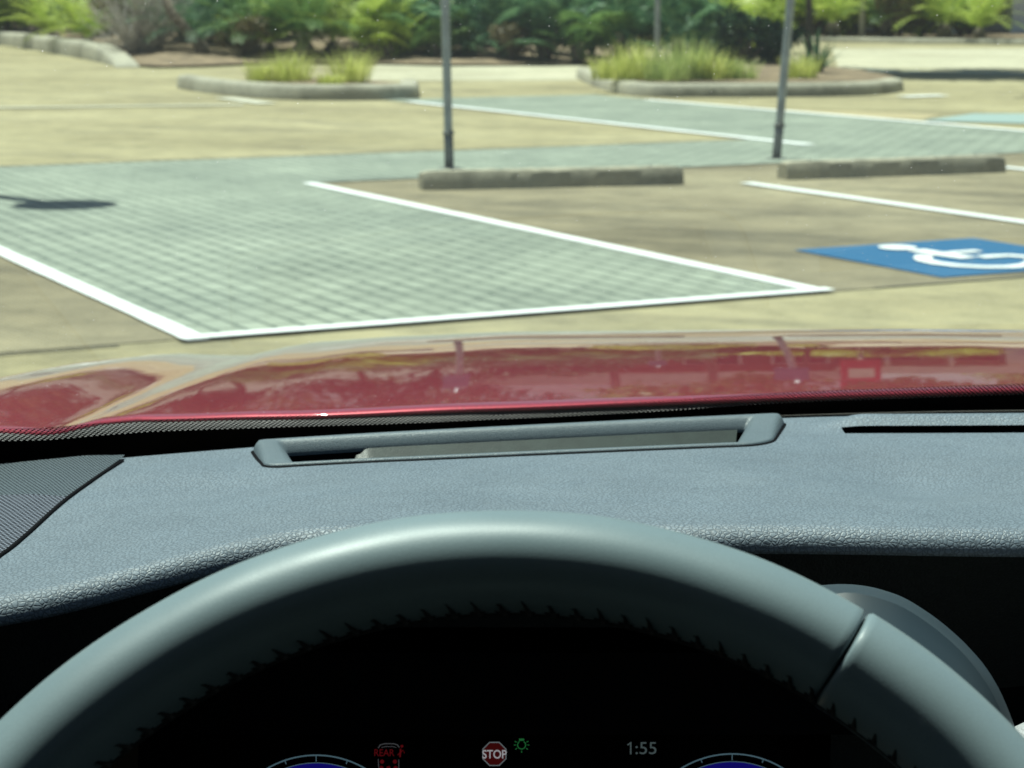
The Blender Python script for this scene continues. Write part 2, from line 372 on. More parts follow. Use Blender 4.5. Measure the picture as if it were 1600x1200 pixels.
# green block paving: the hatched aisle, the strip behind the stops and the walkway beyond
f_l, f_r = gnd(298, 530), gnd(1280, 458)
top_l = gnd(0, 262); strip_b = gnd(480, 288)
ulen = (top_l - f_l).dot(VP1)
ub = (strip_b - f_r).dot(VP1)
f_l2 = f_r + VP2 * ((f_l - f_r).dot(VP2))
sheet('paved_aisle', [f_l2, f_r, f_r + VP1 * ub, f_l2 + VP1 * ub], .008, M['paver'])
u0 = f_r + VP1 * ub; u1 = f_r + VP1 * ((top_l - f_r).dot(VP1))
sheet('paved_strip', [u0 - VP2 * 12, u0 + VP2 * 16, u1 + VP2 * 16, u1 - VP2 * 12], .008, M['paver'])
w0 = gnd(1265, 228); k = (w0 - f_r).dot(VP2); k2 = (gnd(1600, 205) - f_r).dot(VP2)
wl = (gnd(640, 158) - f_r).dot(VP1); du = (u1 - f_r).dot(VP1)
base = lambda vv, uu: f_r + VP2 * vv + VP1 * uu
sheet('paved_walkway', [base(k, du), base(k2, du), base(k2, wl + .4), base(k, wl + .4)], .008, M['paver'])
sheet('painted_patch', P([(1440, 190), (1520, 179), (1760, 179), (1760, 199)]), .012, M['teal'])
sheet('painted_patch', P([(1090, 176), (1180, 170), (1470, 179), (1440, 187)]), .004, M['orange'])
sheet('road', P([(1310, 108), (2600, 108), (1700, 76), (1300, 76)]), .004, M['far_road'])
sheet('road', P([(560, 126), (930, 126), (905, 100), (600, 92)]), .004, M['far_road'])
def line(p0, p1, wd, mt=None, z=.014):
    d = (p1 - p0).normalized(); n = Vector((-d.y, d.x, 0)) * wd / 2; L = (p1 - p0).length
    m = MB(); k = max(2, int(L / .25)); rows = [[], []]; rr = random.Random(int(L * 1000))
    for i in range(k + 1):
        c = p0 + d * (L * i / k)
        rows[0].append((c.x + n.x * rr.uniform(.9, 1.1), c.y + n.y * rr.uniform(.9, 1.1), z)); rows[1].append((c.x - n.x * rr.uniform(.9, 1.1), c.y - n.y * rr.uniform(.9, 1.1), z))
    m.grid(rows[::-1]); return structure(m.build('painted_line', mt or M['white']))
line(f_l2 + VP1 * -.05, f_l2 + VP1 * 7.0, .095)
line(f_l2 - VP2 * .06, f_r + VP2 * .06, .085, z=.018)
line(f_r, gnd(480, 288), .10)
line(gnd(1165, 288), gnd(1165, 288) - VP1 * 6.2, .11)
line(gnd(640, 160), gnd(1265, 228), .14)
line(gnd(1010, 157), gnd(1600, 205) - VP1 * 8, .15)
line(gnd(1555, 262), gnd(1555, 262) - VP1 * 5, .11)
line(gnd(350, 154), gnd(418, 163), .28, M['faded'])
line(gnd(-60, 170), gnd(380, 165), .22, M['faded'])
line(gnd(1410, 152), gnd(1475, 150), .3, M['white'])
line(gnd(1350, 111), gnd(1900, 121), .6, M['teal'], .012)

M['joint'] = simple('dark_joint_filler', (.09,.08,.06), .9, .4, 5.)
line(f_r + VP2 * .3, f_r + VP2 * 9, .022, M['joint'], .006)
line(f_l2 - VP2 * .3, f_l2 - VP2 * 7, .022, M['joint'], .006)
line(u1 - VP2 * 12, u1 + VP2 * (k - .2), .05, M['joint'], .011)
line(u0 + VP2 * .1, u0 + VP2 * 12, .03, M['joint'], .011)
# accessible bay emblem: blue square with a white wheelchair figure
Lc, Tc, Bc = gnd(1240, 393), gnd(1530, 376), gnd(1480, 436)
su = 1.22; sv = (Tc - Lc).length
m = MB(); e0 = Lc - VP1 * su
m.poly([e0 + Vector((0,0,.010)), e0 + VP2 * sv + Vector((0,0,.010)), Lc + VP2 * sv + Vector((0,0,.010)), Lc + Vector((0,0,.010))])
emb = m.build('accessible_emblem', M['blue']); tag(emb, 'blue painted square with white wheelchair symbol on the concrete bay', 'pavement marking')
def Q(x, y, z=.016):         # emblem axes 0..1 : x to the right, y towards its top
    p = e0 + VP2 * (x * sv) + VP1 * (y * su); return (p.x, p.y, z)
def stroke(m, pts, wd):
    pts = [Vector((a, b)) for a, b in pts]; L, Rr = [], []
    for i, p in enumerate(pts):
        d = (pts[min(i+1, len(pts)-1)] - pts[max(i-1, 0)]).normalized(); n = Vector((-d.y, d.x)) * wd / 2
        L.append(Q(*(p + n))); Rr.append(Q(*(p - n)))
    m.grid([Rr, L])
m = MB()
m.poly([Q(.44 + .085 * math.cos(t), .84 + .085 * math.sin(t)) for t in [2*PI*i/20 for i in range(20)]])
stroke(m, [(.45, .73), (.455, .62), (.465, .50), (.48, .41)], .10)
m2 = .0
stroke(m, [(.50, .585), (.60, .585), (.68, .585)], .06)
stroke(m, [(.535, .41), (.62, .41), (.685, .40), (.735, .30), (.775, .20), (.80, .155), (.85, .165), (.88, .18)], .075)
stroke(m, [(.37, .56), (.30, .50), (.255, .42), (.245, .33), (.27, .23), (.34, .145), (.43, .105), (.53, .115), (.62, .17), (.68, .245)], .075)
m.build('wheelchair_figure', M['white'], emb)

# ------------------------------------------------------------------ wheel stops, posts, lamp
def wheel_stop(p, q, label):
    d = (q - p); L = d.length; mid = (p + q) / 2; rz = math.atan2(d.y, d.x)
    m = MB(); prof = [(-.088, 0), (-.085, .05), (-.068, .115), (-.056, .131), (-.02, .134), (.02, .134), (.056, .131), (.068, .115), (.085, .05), (.088, 0)]
    rows = []; n = 40; rr = random.Random(int(L * 999) + int(mid.x * 100))
    for i in range(n + 1):
        x = -L / 2 + L * i / n; s = 1.
        if i == 0 or i == n: s = .90; 
        rows.append([(x, y * s + rr.uniform(-.003, .003), max(0, z * s + (rr.uniform(-.004, .004) if z > 0 else 0))) for y, z in prof])
    b = m.grid(rows); m.face(b[0]); m.face(b[-1][::-1])
    o = m.build('wheel_stop', M['stop'], smooth=True, loc=mid); o.rotation_euler = (0, 0, rz)
    mod = o.modifiers.new('es', 'EDGE_SPLIT'); mod.split_angle = R(24)
    tag(o, label, 'wheel stop', 'concrete wheel stops at the head of the bays')
    for sx in (-.38, .38):
        m = MB(); m.tube([(sx * L, 0, .132), (sx * L, 0, .1405)], .014, 8); m.build('anchor_pin', M['galv_dark'], o)
wheel_stop(gnd(657, 297), gnd(1063, 288), 'grey concrete wheel stop at the foot of the upright sign post')
wheel_stop(gnd(1222, 281), gnd(1562, 269), 'grey concrete wheel stop beside the leaning sign post')

def sign_post(base, top, label, sleeve=True, plate=True, rad=.034):
    r = empty('sign_post', base, label, 'sign post', 'steel sign posts in the car park', True)
    d = (top - base)
    m = MB(); m.tube([base + d * t for t in (0, .15, .5, .85, 1)], rad, 14); m.build('post', M['galv'], r, True)
    if sleeve:
        m = MB(); m.tube([base + d * t for t in (0, .03, .08, .12)], rad + .003, 14); m.tube([base + d * .115, base + d * .127], rad + .011, 14)
        m.build('base_sleeve', M['galv_dark'], r, True)
        m = MB(); m.tube([base + Vector((0,0,0)), base + Vector((0,0,.012))], rad + .05, 16); m.build('base_flange', M['galv_dark'], r)
    if plate:
        a = base + d * .76
        m = MB(); m.box((a.x - .15, a.y - rad - .012, a.z), (a.x + .15, a.y - rad - .002, a.z + .46), R(-27), (a.x, a.y))
        m.build('sign_plate', M['sign_blue'], r)
p = gnd(702, 264); sign_post(p, p + Vector((-.045, 0, 2.3)), 'upright grey steel post with dark base sleeve behind the nearer wheel stop')
p = gnd(1213, 249); t_ = Vector((.155, 0, 2.3)); sign_post(p, p + t_, 'grey steel post leaning to one side beside the farther wheel stop')
p = gnd(1026, 127); sign_post(p, p + Vector((0, 0, 2.3)), 'pale steel post standing in grass on the planted island', sleeve=False, rad=.045)

h = 5.2; sh = Vector((-2.84, 13.2, 0)); lb = sh + Vector((sd.x, sd.y, 0)) / sd.z * h
lamp = empty('street_lamp', lb, 'car park lamp post with flat round head whose shadow falls on the paving', 'street lamp', None, True)
m = MB(); m.tube([lb, lb + Vector((0,0,h))], [.085, .075], 14); m.tube([lb, lb + Vector((0,0,.35))], .09, 14); m.build('post', M['galv_dark'], lamp, True)
m = MB(); m.tube([lb + Vector((0,0,z)) for z in (h - .06, h, h + .08, h + .14)], [.24, .33, .30, .1], 28); m.build('lamp_head', M['galv_dark'], lamp)

# ------------------------------------------------------------------ kerbs and beds
def offset_path(pts, d):
    out = []
    for i, p in enumerate(pts):
        q = (pts[min(i+1, len(pts)-1)] - pts[max(i-1, 0)]); q.z = 0; q.normalize()
        out.append(p + Vector((-q.y, q.x, 0)) * d)
    return out
def smooth_path(pts, n=6):
    out = []
    for i in range(len(pts) - 1):
        p0, p1, p2, p3 = pts[max(i-1,0)], pts[i], pts[i+1], pts[min(i+2,len(pts)-1)]
        for k in range(n):
            t = k / n
            out.append(.5*((2*p1)+(p2-p0)*t+(2*p0-5*p1+4*p2-p3)*t*t+(3*p1-p0-3*p2+p3)*t**3))
    out.append(pts[-1]); return out
def kerb(pts, ht, wd, name='kerb', taper=False):
    pts = smooth_path(pts); prof = [(0, 0), (.01, ht * .7), (.05, ht * .95), (.09, ht), (wd - .05, ht), (wd, ht * .9), (wd, 0)]
    cols = []
    for d, z in prof: cols.append([p + Vector((0,0,z * (min(1, (len(pts) - 1 - i) / 9 + .02) if taper else 1))) for i, p in enumerate(offset_path(pts, d))])
    m = MB(); rows = [[cols[j][i] for j in range(len(prof))] for i in range(len(pts))]
    b = m.grid(rows); m.face(b[0][::-1]); m.face(b[-1]); return structure(m.build(name, M['curb'], smooth=True))
def bed(pts, z, name='planting_bed', mound=.12):
    c = sum(pts, Vector()) / len(pts); m = MB(); rows = []
    for k in range(6):
        t = 1 - k / 5.; rows.append([Vector((c.x + (p.x - c.x) * t, c.y + (p.y - c.y) * t, z + mound * (1 - t * t) + random.uniform(-.01, .01))) for p in pts])
    m.grid(rows, closed=True); return structure(m.build(name, M['soil'], smooth=True))
# small island with grass clumps
isl = P([(276, 138), (310, 144), (360, 150), (440, 156), (540, 157), (640, 155), (655, 151), (655, 146)])
kerb(isl, .20, .26)
bed(smooth_path(P([(350, 145), (400, 150), (440, 152.5), (540, 153.5), (632, 152), (620, 146), (540, 142), (450, 140), (390, 141), (350, 145)]), 3)[:-1], .15, mound=.05)
# right island
isl2 = P([(900, 122), (925, 134), (985, 150), (1120, 152), (1290, 151), (1375, 148), (1412, 142)])
kerb(isl2, .18, .28)
bed(smooth_path(P([(925, 126), (950, 136), (1000, 146), (1120, 149), (1290, 148), (1370, 145), (1400, 139), (1340, 126), (1200, 112), (1050, 109), (960, 116), (925, 126)]), 3)[:-1], .17, mound=.05)
# left kerb curving away, with the long planting bed behind
lk = P([(182, 106), (160, 99), (120, 91), (60, 80), (0, 71), (-120, 62), (-300, 55)])
kerb(lk[::-1], .36, .45, taper=True)
lb_pts = P([(184, 101), (120, 88), (0, 69), (-300, 54)]) + [Vector((-42, 110, 0)), Vector((10, 110, 0)), Vector((2.2, 46, 0))] + P([(890, 103), (700, 104), (560, 101), (420, 101), (300, 106), (240, 107)])
bed(lb_pts, .05, mound=.55)
# far right verge
kerb(P([(1660, 70), (1500, 68), (1300, 64), (1180, 62)])[::-1] if False else P([(1180, 64), (1300, 66), (1500, 69), (1800, 72)]), .15, .3)
m = MB(); m.poly([(4.5, 64.5, .13), (40, 60.5, .13), (60, 110, .2), (4, 110, .2)]); structure(m.build('verge', M['soil']))

# ------------------------------------------------------------------ plants
def blade(m, base, az, L, lean, w0, rr, seg=4, droop=1.1):
    d = Vector((math.cos(az), math.sin(az), 0)); n = Vector((-d.y, d.x, 0)); pr = []
    for i in range(seg + 1):
        t = i / seg; ang = lean + droop * t * t
        pr.append((t, ang))
    p = Vector(base); L_, R_ = [], []
    for i, (t, ang) in enumerate(pr):
        wd = w0 * (1 - t * .93) * .5
        L_.append(p - n * wd); R_.append(p + n * wd)
        p = p + (d * math.sin(ang) + Vector((0,0,1)) * math.cos(ang)) * (L / seg)
    m.grid([L_, R_])
def grass_mesh(name, n, ht, spread, mt, seed, w0=.018):
    rr = random.Random(seed); m = MB()
    for i in range(n):
        r0 = spread * .35 * math.sqrt(rr.random()); a0 = rr.uniform(0, 2*PI); az = a0 + rr.uniform(-.7, .7)
        blade(m, (r0*math.cos(a0), r0*math.sin(a0), 0), az, ht * rr.uniform(.7, 1.25), rr.uniform(.0, .55), w0, rr, 4, rr.uniform(.3, 1.3))
    return m.build(name, mt)
def leaf_cards(m, c, rad, n, size, rr, flat=.8):
    for i in range(n):
        u = Vector((rr.gauss(0, 1), rr.gauss(0, 1), rr.gauss(0, 1))).normalized() * rad * (rr.random() ** .45)
        p = Vector(c) + Vector((u.x, u.y, u.z * flat)); d = Vector((rr.uniform(-1, 1), rr.uniform(-1, 1), rr.uniform(-.6, .8))).normalized()
        s = d.orthogonal().normalized(); s.rotate(Matrix.Rotation(rr.uniform(0, 2*PI), 3, d)); L = size * rr.uniform(.6, 1.4); wd = L * .32
        m.face([m.vert(p), m.vert(p + d * L * .5 + s * wd), m.vert(p + d * L), m.vert(p + d * L * .5 - s * wd)])
def shrub(seed, ht, wd, mt, n=2400, size=.13, twigmat=None, cl=11):
    rr = random.Random(seed); r = empty('shrub', (0,0,0), 'x', 'shrub', 'shrubs in the long planting bed')
    f = MB(); st = MB()
    for i in range(cl):
        a = rr.uniform(0, 2*PI); q = rr.random() ** .6 * wd * .42
        c = Vector((q*math.cos(a), q*math.sin(a), ht * rr.uniform(.25, .85))); rad = wd * rr.uniform(.16, .28)
        leaf_cards(f, c, rad, n // cl, size, rr)
        st.tube([(0,0,0), (c.x*.4, c.y*.4, c.z*.6), tuple(c)], [.035, .022, .008], 6)
    f.build('foliage', mt, r); st.build('stem', twigmat or M['bark'], r, True); return r
def frond(m, base, az, L, lean, rr, leafl=.3, pairs=22, droop=1.2, w=.02):
    d = Vector((math.cos(az), math.sin(az), 0)); n = Vector((-d.y, d.x, 0)); p = Vector(base); seg = pairs
    for i in range(seg):
        t = i / seg; ang = lean + droop * t ** 1.5; tdir = d * math.sin(ang) + Vector((0,0,1)) * math.cos(ang); up = tdir.cross(n)
        q = p + tdir * (L / seg)
        m.face([m.vert(p - n * .008), m.vert(p + n * .008), m.vert(q + n * .006), m.vert(q - n * .006)])
        if t > .12:
            ll = leafl * math.sin(PI * (.12 + .85 * t)) ** .6
            for sgn in (-1, 1):
                e = q + (n * sgn * .85 + tdir * .55 - Vector((0,0,1)) * .12).normalized() * ll * rr.uniform(.85, 1.1)
                m.face([m.vert(q - tdir * w), m.vert((q + e) / 2 - tdir * w * .6), m.vert(e), m.vert((q + e) / 2 + tdir * w * .9)])
        p = q
def fan(m, base, az, stalk, lean, rad, rr, nleaf=22):
    d = Vector((math.cos(az), math.sin(az), 0)); n = Vector((-d.y, d.x, 0))
    tdir = d * math.sin(lean) + Vector((0,0,1)) * math.cos(lean); c = Vector(base) + tdir * stalk
    m.face([m.vert(Vector(base) - n * .012), m.vert(Vector(base) + n * .012), m.vert(c + n * .008), m.vert(c - n * .008)])
    nrm = n.cross(tdir)
    ax2 = tdir * .75 + d * .5; ax2.normalize()
    for i in range(nleaf):
        a = lerp(-2.1, 2.1, i / (nleaf - 1)) + rr.uniform(-.04, .04)
        v = (ax2 * math.cos(a) + n * math.sin(a)); L = rad * rr.uniform(.85, 1.05); s = v.cross(nrm).normalized() * rad * .045
        tip = c + v * L - Vector((0,0,1)) * rad * .22; mid = c + v * L * .5 + Vector((0,0,.02))
        m.face([m.vert(c), m.vert(mid + s), m.vert(tip), m.vert(mid - s)])
def palmetto(seed, n=22, ht=1.2, rad=.5, mt='leaf_palm'):
    rr = random.Random(seed); r = empty('palmetto', (0,0,0), 'x', 'palm', 'low palms in the long planting bed'); m = MB()
    for i in range(n):
        fan(m, (rr.uniform(-.25,.25), rr.uniform(-.25,.25), .02), rr.uniform(0, 2*PI), ht * rr.uniform(.35, 1.), rr.uniform(.1, 1.15), rad * rr.uniform(.75, 1.2), rr)
    m.build('frond', M[mt], r); st = MB(); st.tube([(0,0,0), (.03,.02,.2), (.1,0,.35)], [.12,.13,.06], 9); st.build('trunk', M['bark'], r, True); return r
def cycad(seed, n=26, L=1.3, mt='leaf_palm', z0=.25, leafl=.28):
    rr = random.Random(seed); r = empty('cycad', (0,0,0), 'x', 'cycad', 'feather leaved cycads in the long planting bed'); m = MB()
    for i in range(n): frond(m, (0,0,z0), rr.uniform(0, 2*PI), L * rr.uniform(.8, 1.15), rr.uniform(.15, 1.1), rr, leafl, 24, rr.uniform(.7, 1.4))
    m.build('frond', M[mt], r); st = MB(); st.tube([(0,0,0), (0,0,z0*.6), (0,0,z0+.06)], [.14,.16,.06], 10); st.build('trunk', M['bark'], r, True); return r
def place(proto, px, py, s=1., rz=0., label=None, first=[set()], z=.08):
    p = gnd(px, py); p.z = z
    if id(proto) not in first[0]:
        first[0].add(id(proto)); proto.location = p; proto.rotation_euler = (0,0,rz); proto.scale = (s,)*3; proto['label'] = label; return proto
    return copy_tree(proto, p, rz, s, label)

# grasses on the small island
rr_h = (.50, .58, .36, .60)
for i, (px, py, ht, sp, lab) in enumerate([(415, 133, .62, .55, 'bright yellow green grass clump at the outer end of the small island'), (455, 134, .72, .6, 'tall lime grass clump in the middle of the small kerbed island'),
        (518, 138, .4, .4, 'short grass tuft filling the gap on the small kerbed island'), (548, 135, .74, .6, 'tall lime grass clump at the post end of the small island')]):
    o = grass_mesh('grass_clump', 230, ht * rr_h[i % 4], sp * 1.35, M['grass'], 40 + i); o.location = gnd(px, py + 14) + Vector((0,0,.17)); tag(o, lab, 'grass clump', 'grass clumps on the kerbed islands')
for i, (px, py, ht, sp, mt, lab) in enumerate([(955, 134, .55, .6, 'grass', 'low yellow grass clump at the rounded tip of the larger island'), (990, 134, .75, .6, 'grass', 'bright yellow grass clump just before the pale island post'),
        (1040, 136, .7, .65, 'grass_pale', 'pale grass clump growing around the foot of the island post'), (1075, 134, .85, .6, 'grass_pale', 'tallest pale grass clump with spiky tips on the larger island'),
        (1110, 134, .7, .6, 'grass', 'yellow green grass clump beyond the tall spiky one'), (1150, 133, .45, .6, 'grass_pale', 'low olive grass clump in shade on the larger island'),
        (1250, 132, .5, .5, 'grass', 'short yellow grass clump just past the leaning post')]):
    o = grass_mesh('grass_clump', 250, ht * (.60, .68, .56, .66, .58, .6, .64)[i], sp * 1.4, M[mt], 60 + i); o.location = gnd(px, py + 11) + Vector((0,0,.19)); tag(o, lab, 'grass clump', 'grass clumps on the kerbed islands')
# dark agave at the end of the island and low shrub beside it
rr = random.Random(5); m = MB()
for i in range(46): blade(m, (rr.uniform(-.05,.05), rr.uniform(-.05,.05), 0), rr.uniform(0, 2*PI), rr.uniform(.45, .75), rr.uniform(.05, 1.15), .085, rr, 4, rr.uniform(-.2, .4))
o = m.build('agave', M['leaf_dark'], loc=gnd(1277, 135) + Vector((0,0,.19))); tag(o, 'dark spiky agave at the shaded end of the larger island', 'agave')
s1 = shrub(71, .9, 1.3, M['leaf_dark'], 1600, .11); s1['group'] = 'shrubs on the larger island'
place(s1, 1165, 118, 1., 0, 'dark rounded shrub behind the grasses on the larger island', z=.15)
place(s1, 1215, 116, .8, 1.3, 'smaller dark shrub behind the leaning post', z=.15)

# long bed
c1 = cycad(11, 28, 1.35, 'leaf_mid'); c2 = cycad(12, 26, 1.5, 'leaf_palm'); c3 = cycad(13, 30, 1.2, 'leaf_lime', .2, .24)
p1 = palmetto(21, 24, 1.3, .55); p2 = palmetto(22, 20, 1.0, .5, 'leaf_mid'); p3 = palmetto(23, 22, 1.1, .5, 'leaf_lime')
d1 = shrub(31, 1.9, 2.4, M['leaf_dark']); d2 = shrub(32, 1.7, 2.2, M['leaf_mid']); d3 = shrub(33, 1.5, 2., M['leaf_lime'], 1800); d4 = shrub(34, 1.8, 2.2, M['leaf_olive'], 1500)
# dead shrub
rr = random.Random(9); m = MB()
for i in range(230):
    a = rr.uniform(0, 2*PI); e = Vector((rr.gauss(0, .55), rr.gauss(0, .55), rr.uniform(.3, 1.6))); b0 = Vector((rr.gauss(0, .15), rr.gauss(0, .15), 0))
    m.tube([b0, lerp(b0, e, .5) + Vector((rr.gauss(0,.1), rr.gauss(0,.1), .08)), e], [.014, .010, .004], 4, False)
    for k in range(2): m.tube([lerp(b0, e, .7), e + Vector((rr.gauss(0,.25), rr.gauss(0,.25), rr.uniform(-.1,.3)))], [.007,.003], 3, False)
dead = m.build('dead_shrub', M['twig'], loc=gnd(225, 97) + Vector((0,0,.1))); tag(dead, 'leafless grey brown shrub between lime shrubs and feathery palms', 'dead shrub')
m = MB(); q = gnd(327, 99); m.tube([q, q + Vector((-.25, 0, .45)), q + Vector((-.75, .1, 1.0)), q + Vector((-.95, .2, 1.5))], [.13, .11, .10, .09], 10)
lt = m.build('bare_trunk', M['bark'], smooth=True); tag(lt, 'bare pale trunk leaning out over the mulch beside the dead shrub', 'trunk')

L_ = [
 (d3, 20, 66, .9, 0., 'lime shrub nearest the edge of view above the curved kerb'), (c3, 85, 76, 1.15, .4, 'arching lime green fronds just behind the curved kerb'),
 (d2, 60, 64, 1.1, 2., 'mid green shrub behind the arching lime fronds'), (c3, 138, 84, 1.0, 1.9, 'small lime feathery plant beside the dead grey shrub'),
 (d1, 150, 78, 1.0, .7, 'dark shrub half hidden behind the dead grey shrub'), (d4, 205, 90, .75, .3, 'olive brown shrub mixed into the dead grey twigs'),
 (d1, 290, 92, .95, 1.1, 'dark shrub behind the bare leaning trunk'), (c2, 315, 96, .9, .2, 'blue green cycad above the bare leaning trunk'),
 (c1, 395, 97, 1., 1.3, 'bushy mid green cycad behind the small grassy island'), (d2, 350, 92, 1.05, .4, 'mid green shrub between the two cycads'),
 (d4, 380, 99, .5, 2.2, 'low brown dry shrub at the foot of the cycad'), (c1, 475, 98, 1.1, 2.6, 'mid green cycad with a frond drooping towards the grass'),
 (c3, 520, 96, 1.05, 3.1, 'sunlit yellow green cycad over the tall lime grass'), (d1, 440, 88, 1.15, 2.9, 'dark shrub filling the gap behind the island grasses'),
 (d1, 570, 92, 1.1, .2, 'dark shrub in the deep shade before the fan palms'), (p3, 618, 97, .8, .6, 'small sunlit fan palm near the pale walkway'),
 (p1, 645, 95, 1.05, .0, 'large fan palm just before the upright post'), (p2, 680, 99, .9, 1.2, 'low fan palm right behind the upright post'),
 (p1, 735, 97, 1.1, 2.2, 'dark fan palm just past the upright post'), (d1, 700, 88, 1.2, 1.6, 'tall dark shrub behind the low fan palm'),
 (p1, 790, 99, 1.0, 3.9, 'fan palm with low spread leaves in the dark hedge'), (d1, 775, 91, 1.25, 3.3, 'broad dark shrub in the middle of the hedge'),
 (d4, 800, 101, .42, .4, 'low brownish shrub at the foot of the dark hedge'), (p1, 850, 100, 1.05, 5., 'fan palm with raised leaves before the island grasses'),
 (d1, 850, 92, 1.2, 4.4, 'dark shrub behind the raised fan palm leaves'), (p2, 905, 101, .95, 2.9, 'mid green fan palm at the hedge end near the island'),
 (d1, 925, 93, 1.2, 5.3, 'dark shrub behind the pale island post'), (d1, 1000, 97, 1.1, 1.9, 'dark shrub behind the tall spiky grass'),
 (p1, 970, 100, .95, 1.0, 'dark fan palm above the bright yellow grass'), (p1, 1060, 101, 1., 4.2, 'dark fan palm above the pale grass clump'),
 (d2, 1090, 95, 1., 2.7, 'mid green shrub behind the larger island'), (p3, 1120, 97, 1.05, 3.3, 'sunlit lime fan palm above the larger island'),
 (d3, 1180, 92, .8, 1.5, 'lime shrub glimpsed beside the leaning post'),
]
BIG = {id(c1): 1.3, id(c2): 1.3, id(c3): 1.25, id(p1): 1.2, id(p2): 1.15, id(p3): 1.3}
for a in L_: place(a[0], a[1], a[2], a[3] * BIG.get(id(a[0]), 1.), *a[4:])
place(c3, 560, 98, 1.35, 5.2, 'drooping sunlit fronds in the gap before the pale walkway'); place(p3, 610, 99, 1.0, 2.2, 'low lime fan palm at the start of the dark hedge')
place(c1, 250, 92, 1.35, 4.1, 'mid green feathery fronds just past the dead grey shrub'); place(c3, 420, 95, 1.25, 4.6, 'yellow green fronds rising behind the left grass clump')

# far verge: yellow green hedge plants before the porch
for i, (pr, px, py, s, rz, lab) in enumerate([
 (d3, 1225, 63, .95, .9, 'lime verge shrub seen beside the leaning post across the road'), (d2, 1262, 62, 1., 1.4, 'mid green verge shrub beside the slim tree trunk'), (c3, 1300, 64, 1.5, .5, 'arching lime fronds on the verge before the sign post'),
 (d3, 1335, 62, 1.1, 2.2, 'lime verge shrub around the foot of the pylon sign'), (c1, 1385, 64, 1.4, 1.0, 'mid green feathery plant on the far verge'), (d4, 1405, 65, .9, .8, 'rusty olive shrub on the far verge'),
 (d3, 1440, 64, 1., 3.2, 'lime verge shrub before the slender porch column'), (c3, 1475, 66, 1.4, 2.4, 'arching yellow fronds near the middle of the porch'), (d2, 1500, 65, .9, 4.0, 'mid green verge shrub below the porch window'),
 (c3, 1530, 68, 1.1, 4.4, 'low lime fronds beside the dark porch doorway'),
 (d3, 1372, 60, 1.2, 5.1, 'lime shrub behind the pylon sign post'), (d3, 1418, 60, 1.2, 2.9, 'tall lime shrub between the two slender porch columns'), (d2, 1465, 61, 1.2, .3, 'mid green shrub just past the second slender column'), (d3, 1515, 62, 1.1, 1.0, 'lime shrub nearest the porch doorway'), (d2, 1318, 60, 1.2, 3.7, 'mid green shrub on the tree side of the pylon sign')]): place(pr, px, py, s * 1.15, rz, lab, z=.14)

# trees
def tree(seed, base, ht, spread, mt, label, n=5200, size=.34, trunk=.14, clear=.35):
    rr = random.Random(seed); r = empty('tree', base, label, 'tree', 'trees behind the car park'); tk = MB(); f = MB()
    top = Vector((rr.uniform(-.4,.4), rr.uniform(-.4,.4), ht * .75))
    tk.tube([(0,0,0), (top.x*.2, top.y*.2, ht*.25), (top.x*.6, top.y*.5, ht*.5), top], [trunk, trunk*.8, trunk*.55, trunk*.2], 10)
    cl = 26
    for i in range(cl):
        a = rr.uniform(0, 2*PI); zz = rr.uniform(clear, 1.); rad = spread * math.sqrt(max(.05, 1 - ((zz - .62) / .45) ** 2)) * rr.random() ** .5
        c = Vector((rad*math.cos(a), rad*math.sin(a), ht * zz)); s0 = Vector((top.x*.5, top.y*.5, ht * min(.7, max(.25, zz - .2))))
        tk.tube([s0, lerp(s0, c, .55) + Vector((0,0,.15)), c], [trunk*.35, trunk*.2, .015], 6, False)
        leaf_cards(f, c, spread * rr.uniform(.25, .42), n // cl, size, rr, .7)
    tk.build('trunk', M['bark'], r, True); f.build('crown', mt, r); return r
tree(201, gnd(1265, 111), 7.6, 3.0, M['leaf_mid'], 'slim dark trunked tree at the end of the larger island', trunk=.07, clear=.5)
tree(212, Vector((10.6, 28.6, 0)), 7.5, 4.4, M['leaf_mid'], 'tree beyond the edge of view whose shadow lies across the road', clear=.45)
tree(202, Vector((-16, 66, 0)), 13.0, 5.6, M['leaf_olive'], 'tall brownish tree behind the curved kerb')
tree(203, Vector((-9, 62, 0)), 11.5, 5.0, M['leaf_olive'], 'olive brown tree behind the dead grey shrub')
tree(204, Vector((-2.8, 63, 0)), 10.5, 4.6, M['leaf_dark'], 'dark tree behind the small island grasses')
tree(205, Vector((1.0, 58, 0)), 4.0, 2.4, M['leaf_dark'], 'low dark tree behind the fan palm hedge')
tree(206, Vector((-25, 68, 0)), 14, 6.5, M['leaf_mid'], 'broad green tree far behind the curved kerb')
tree(207, Vector((22, 84, 0)), 8, 5., M['leaf_mid'], 'green tree beside the white porch building')
tree(208, Vector((-5.8, 72, 0)), 13, 5.2, M['leaf_mid'], 'tall green tree between the olive brown and the dark tree', n=4200)
tree(209, Vector((-12.5, 76, 0)), 14, 5.5, M['leaf_olive'], 'brown tree farthest back behind the dead grey shrub', n=4200)
tree(210, Vector((-33, 76, 0)), 15, 7, M['leaf_olive'], 'broad brown tree at the far end of the curved kerb', n=4200)
tree(211, Vector((-20.5, 78, 0)), 14, 5.8, M['leaf_dark'], 'dark tree far behind the lime shrubs', n=4200)
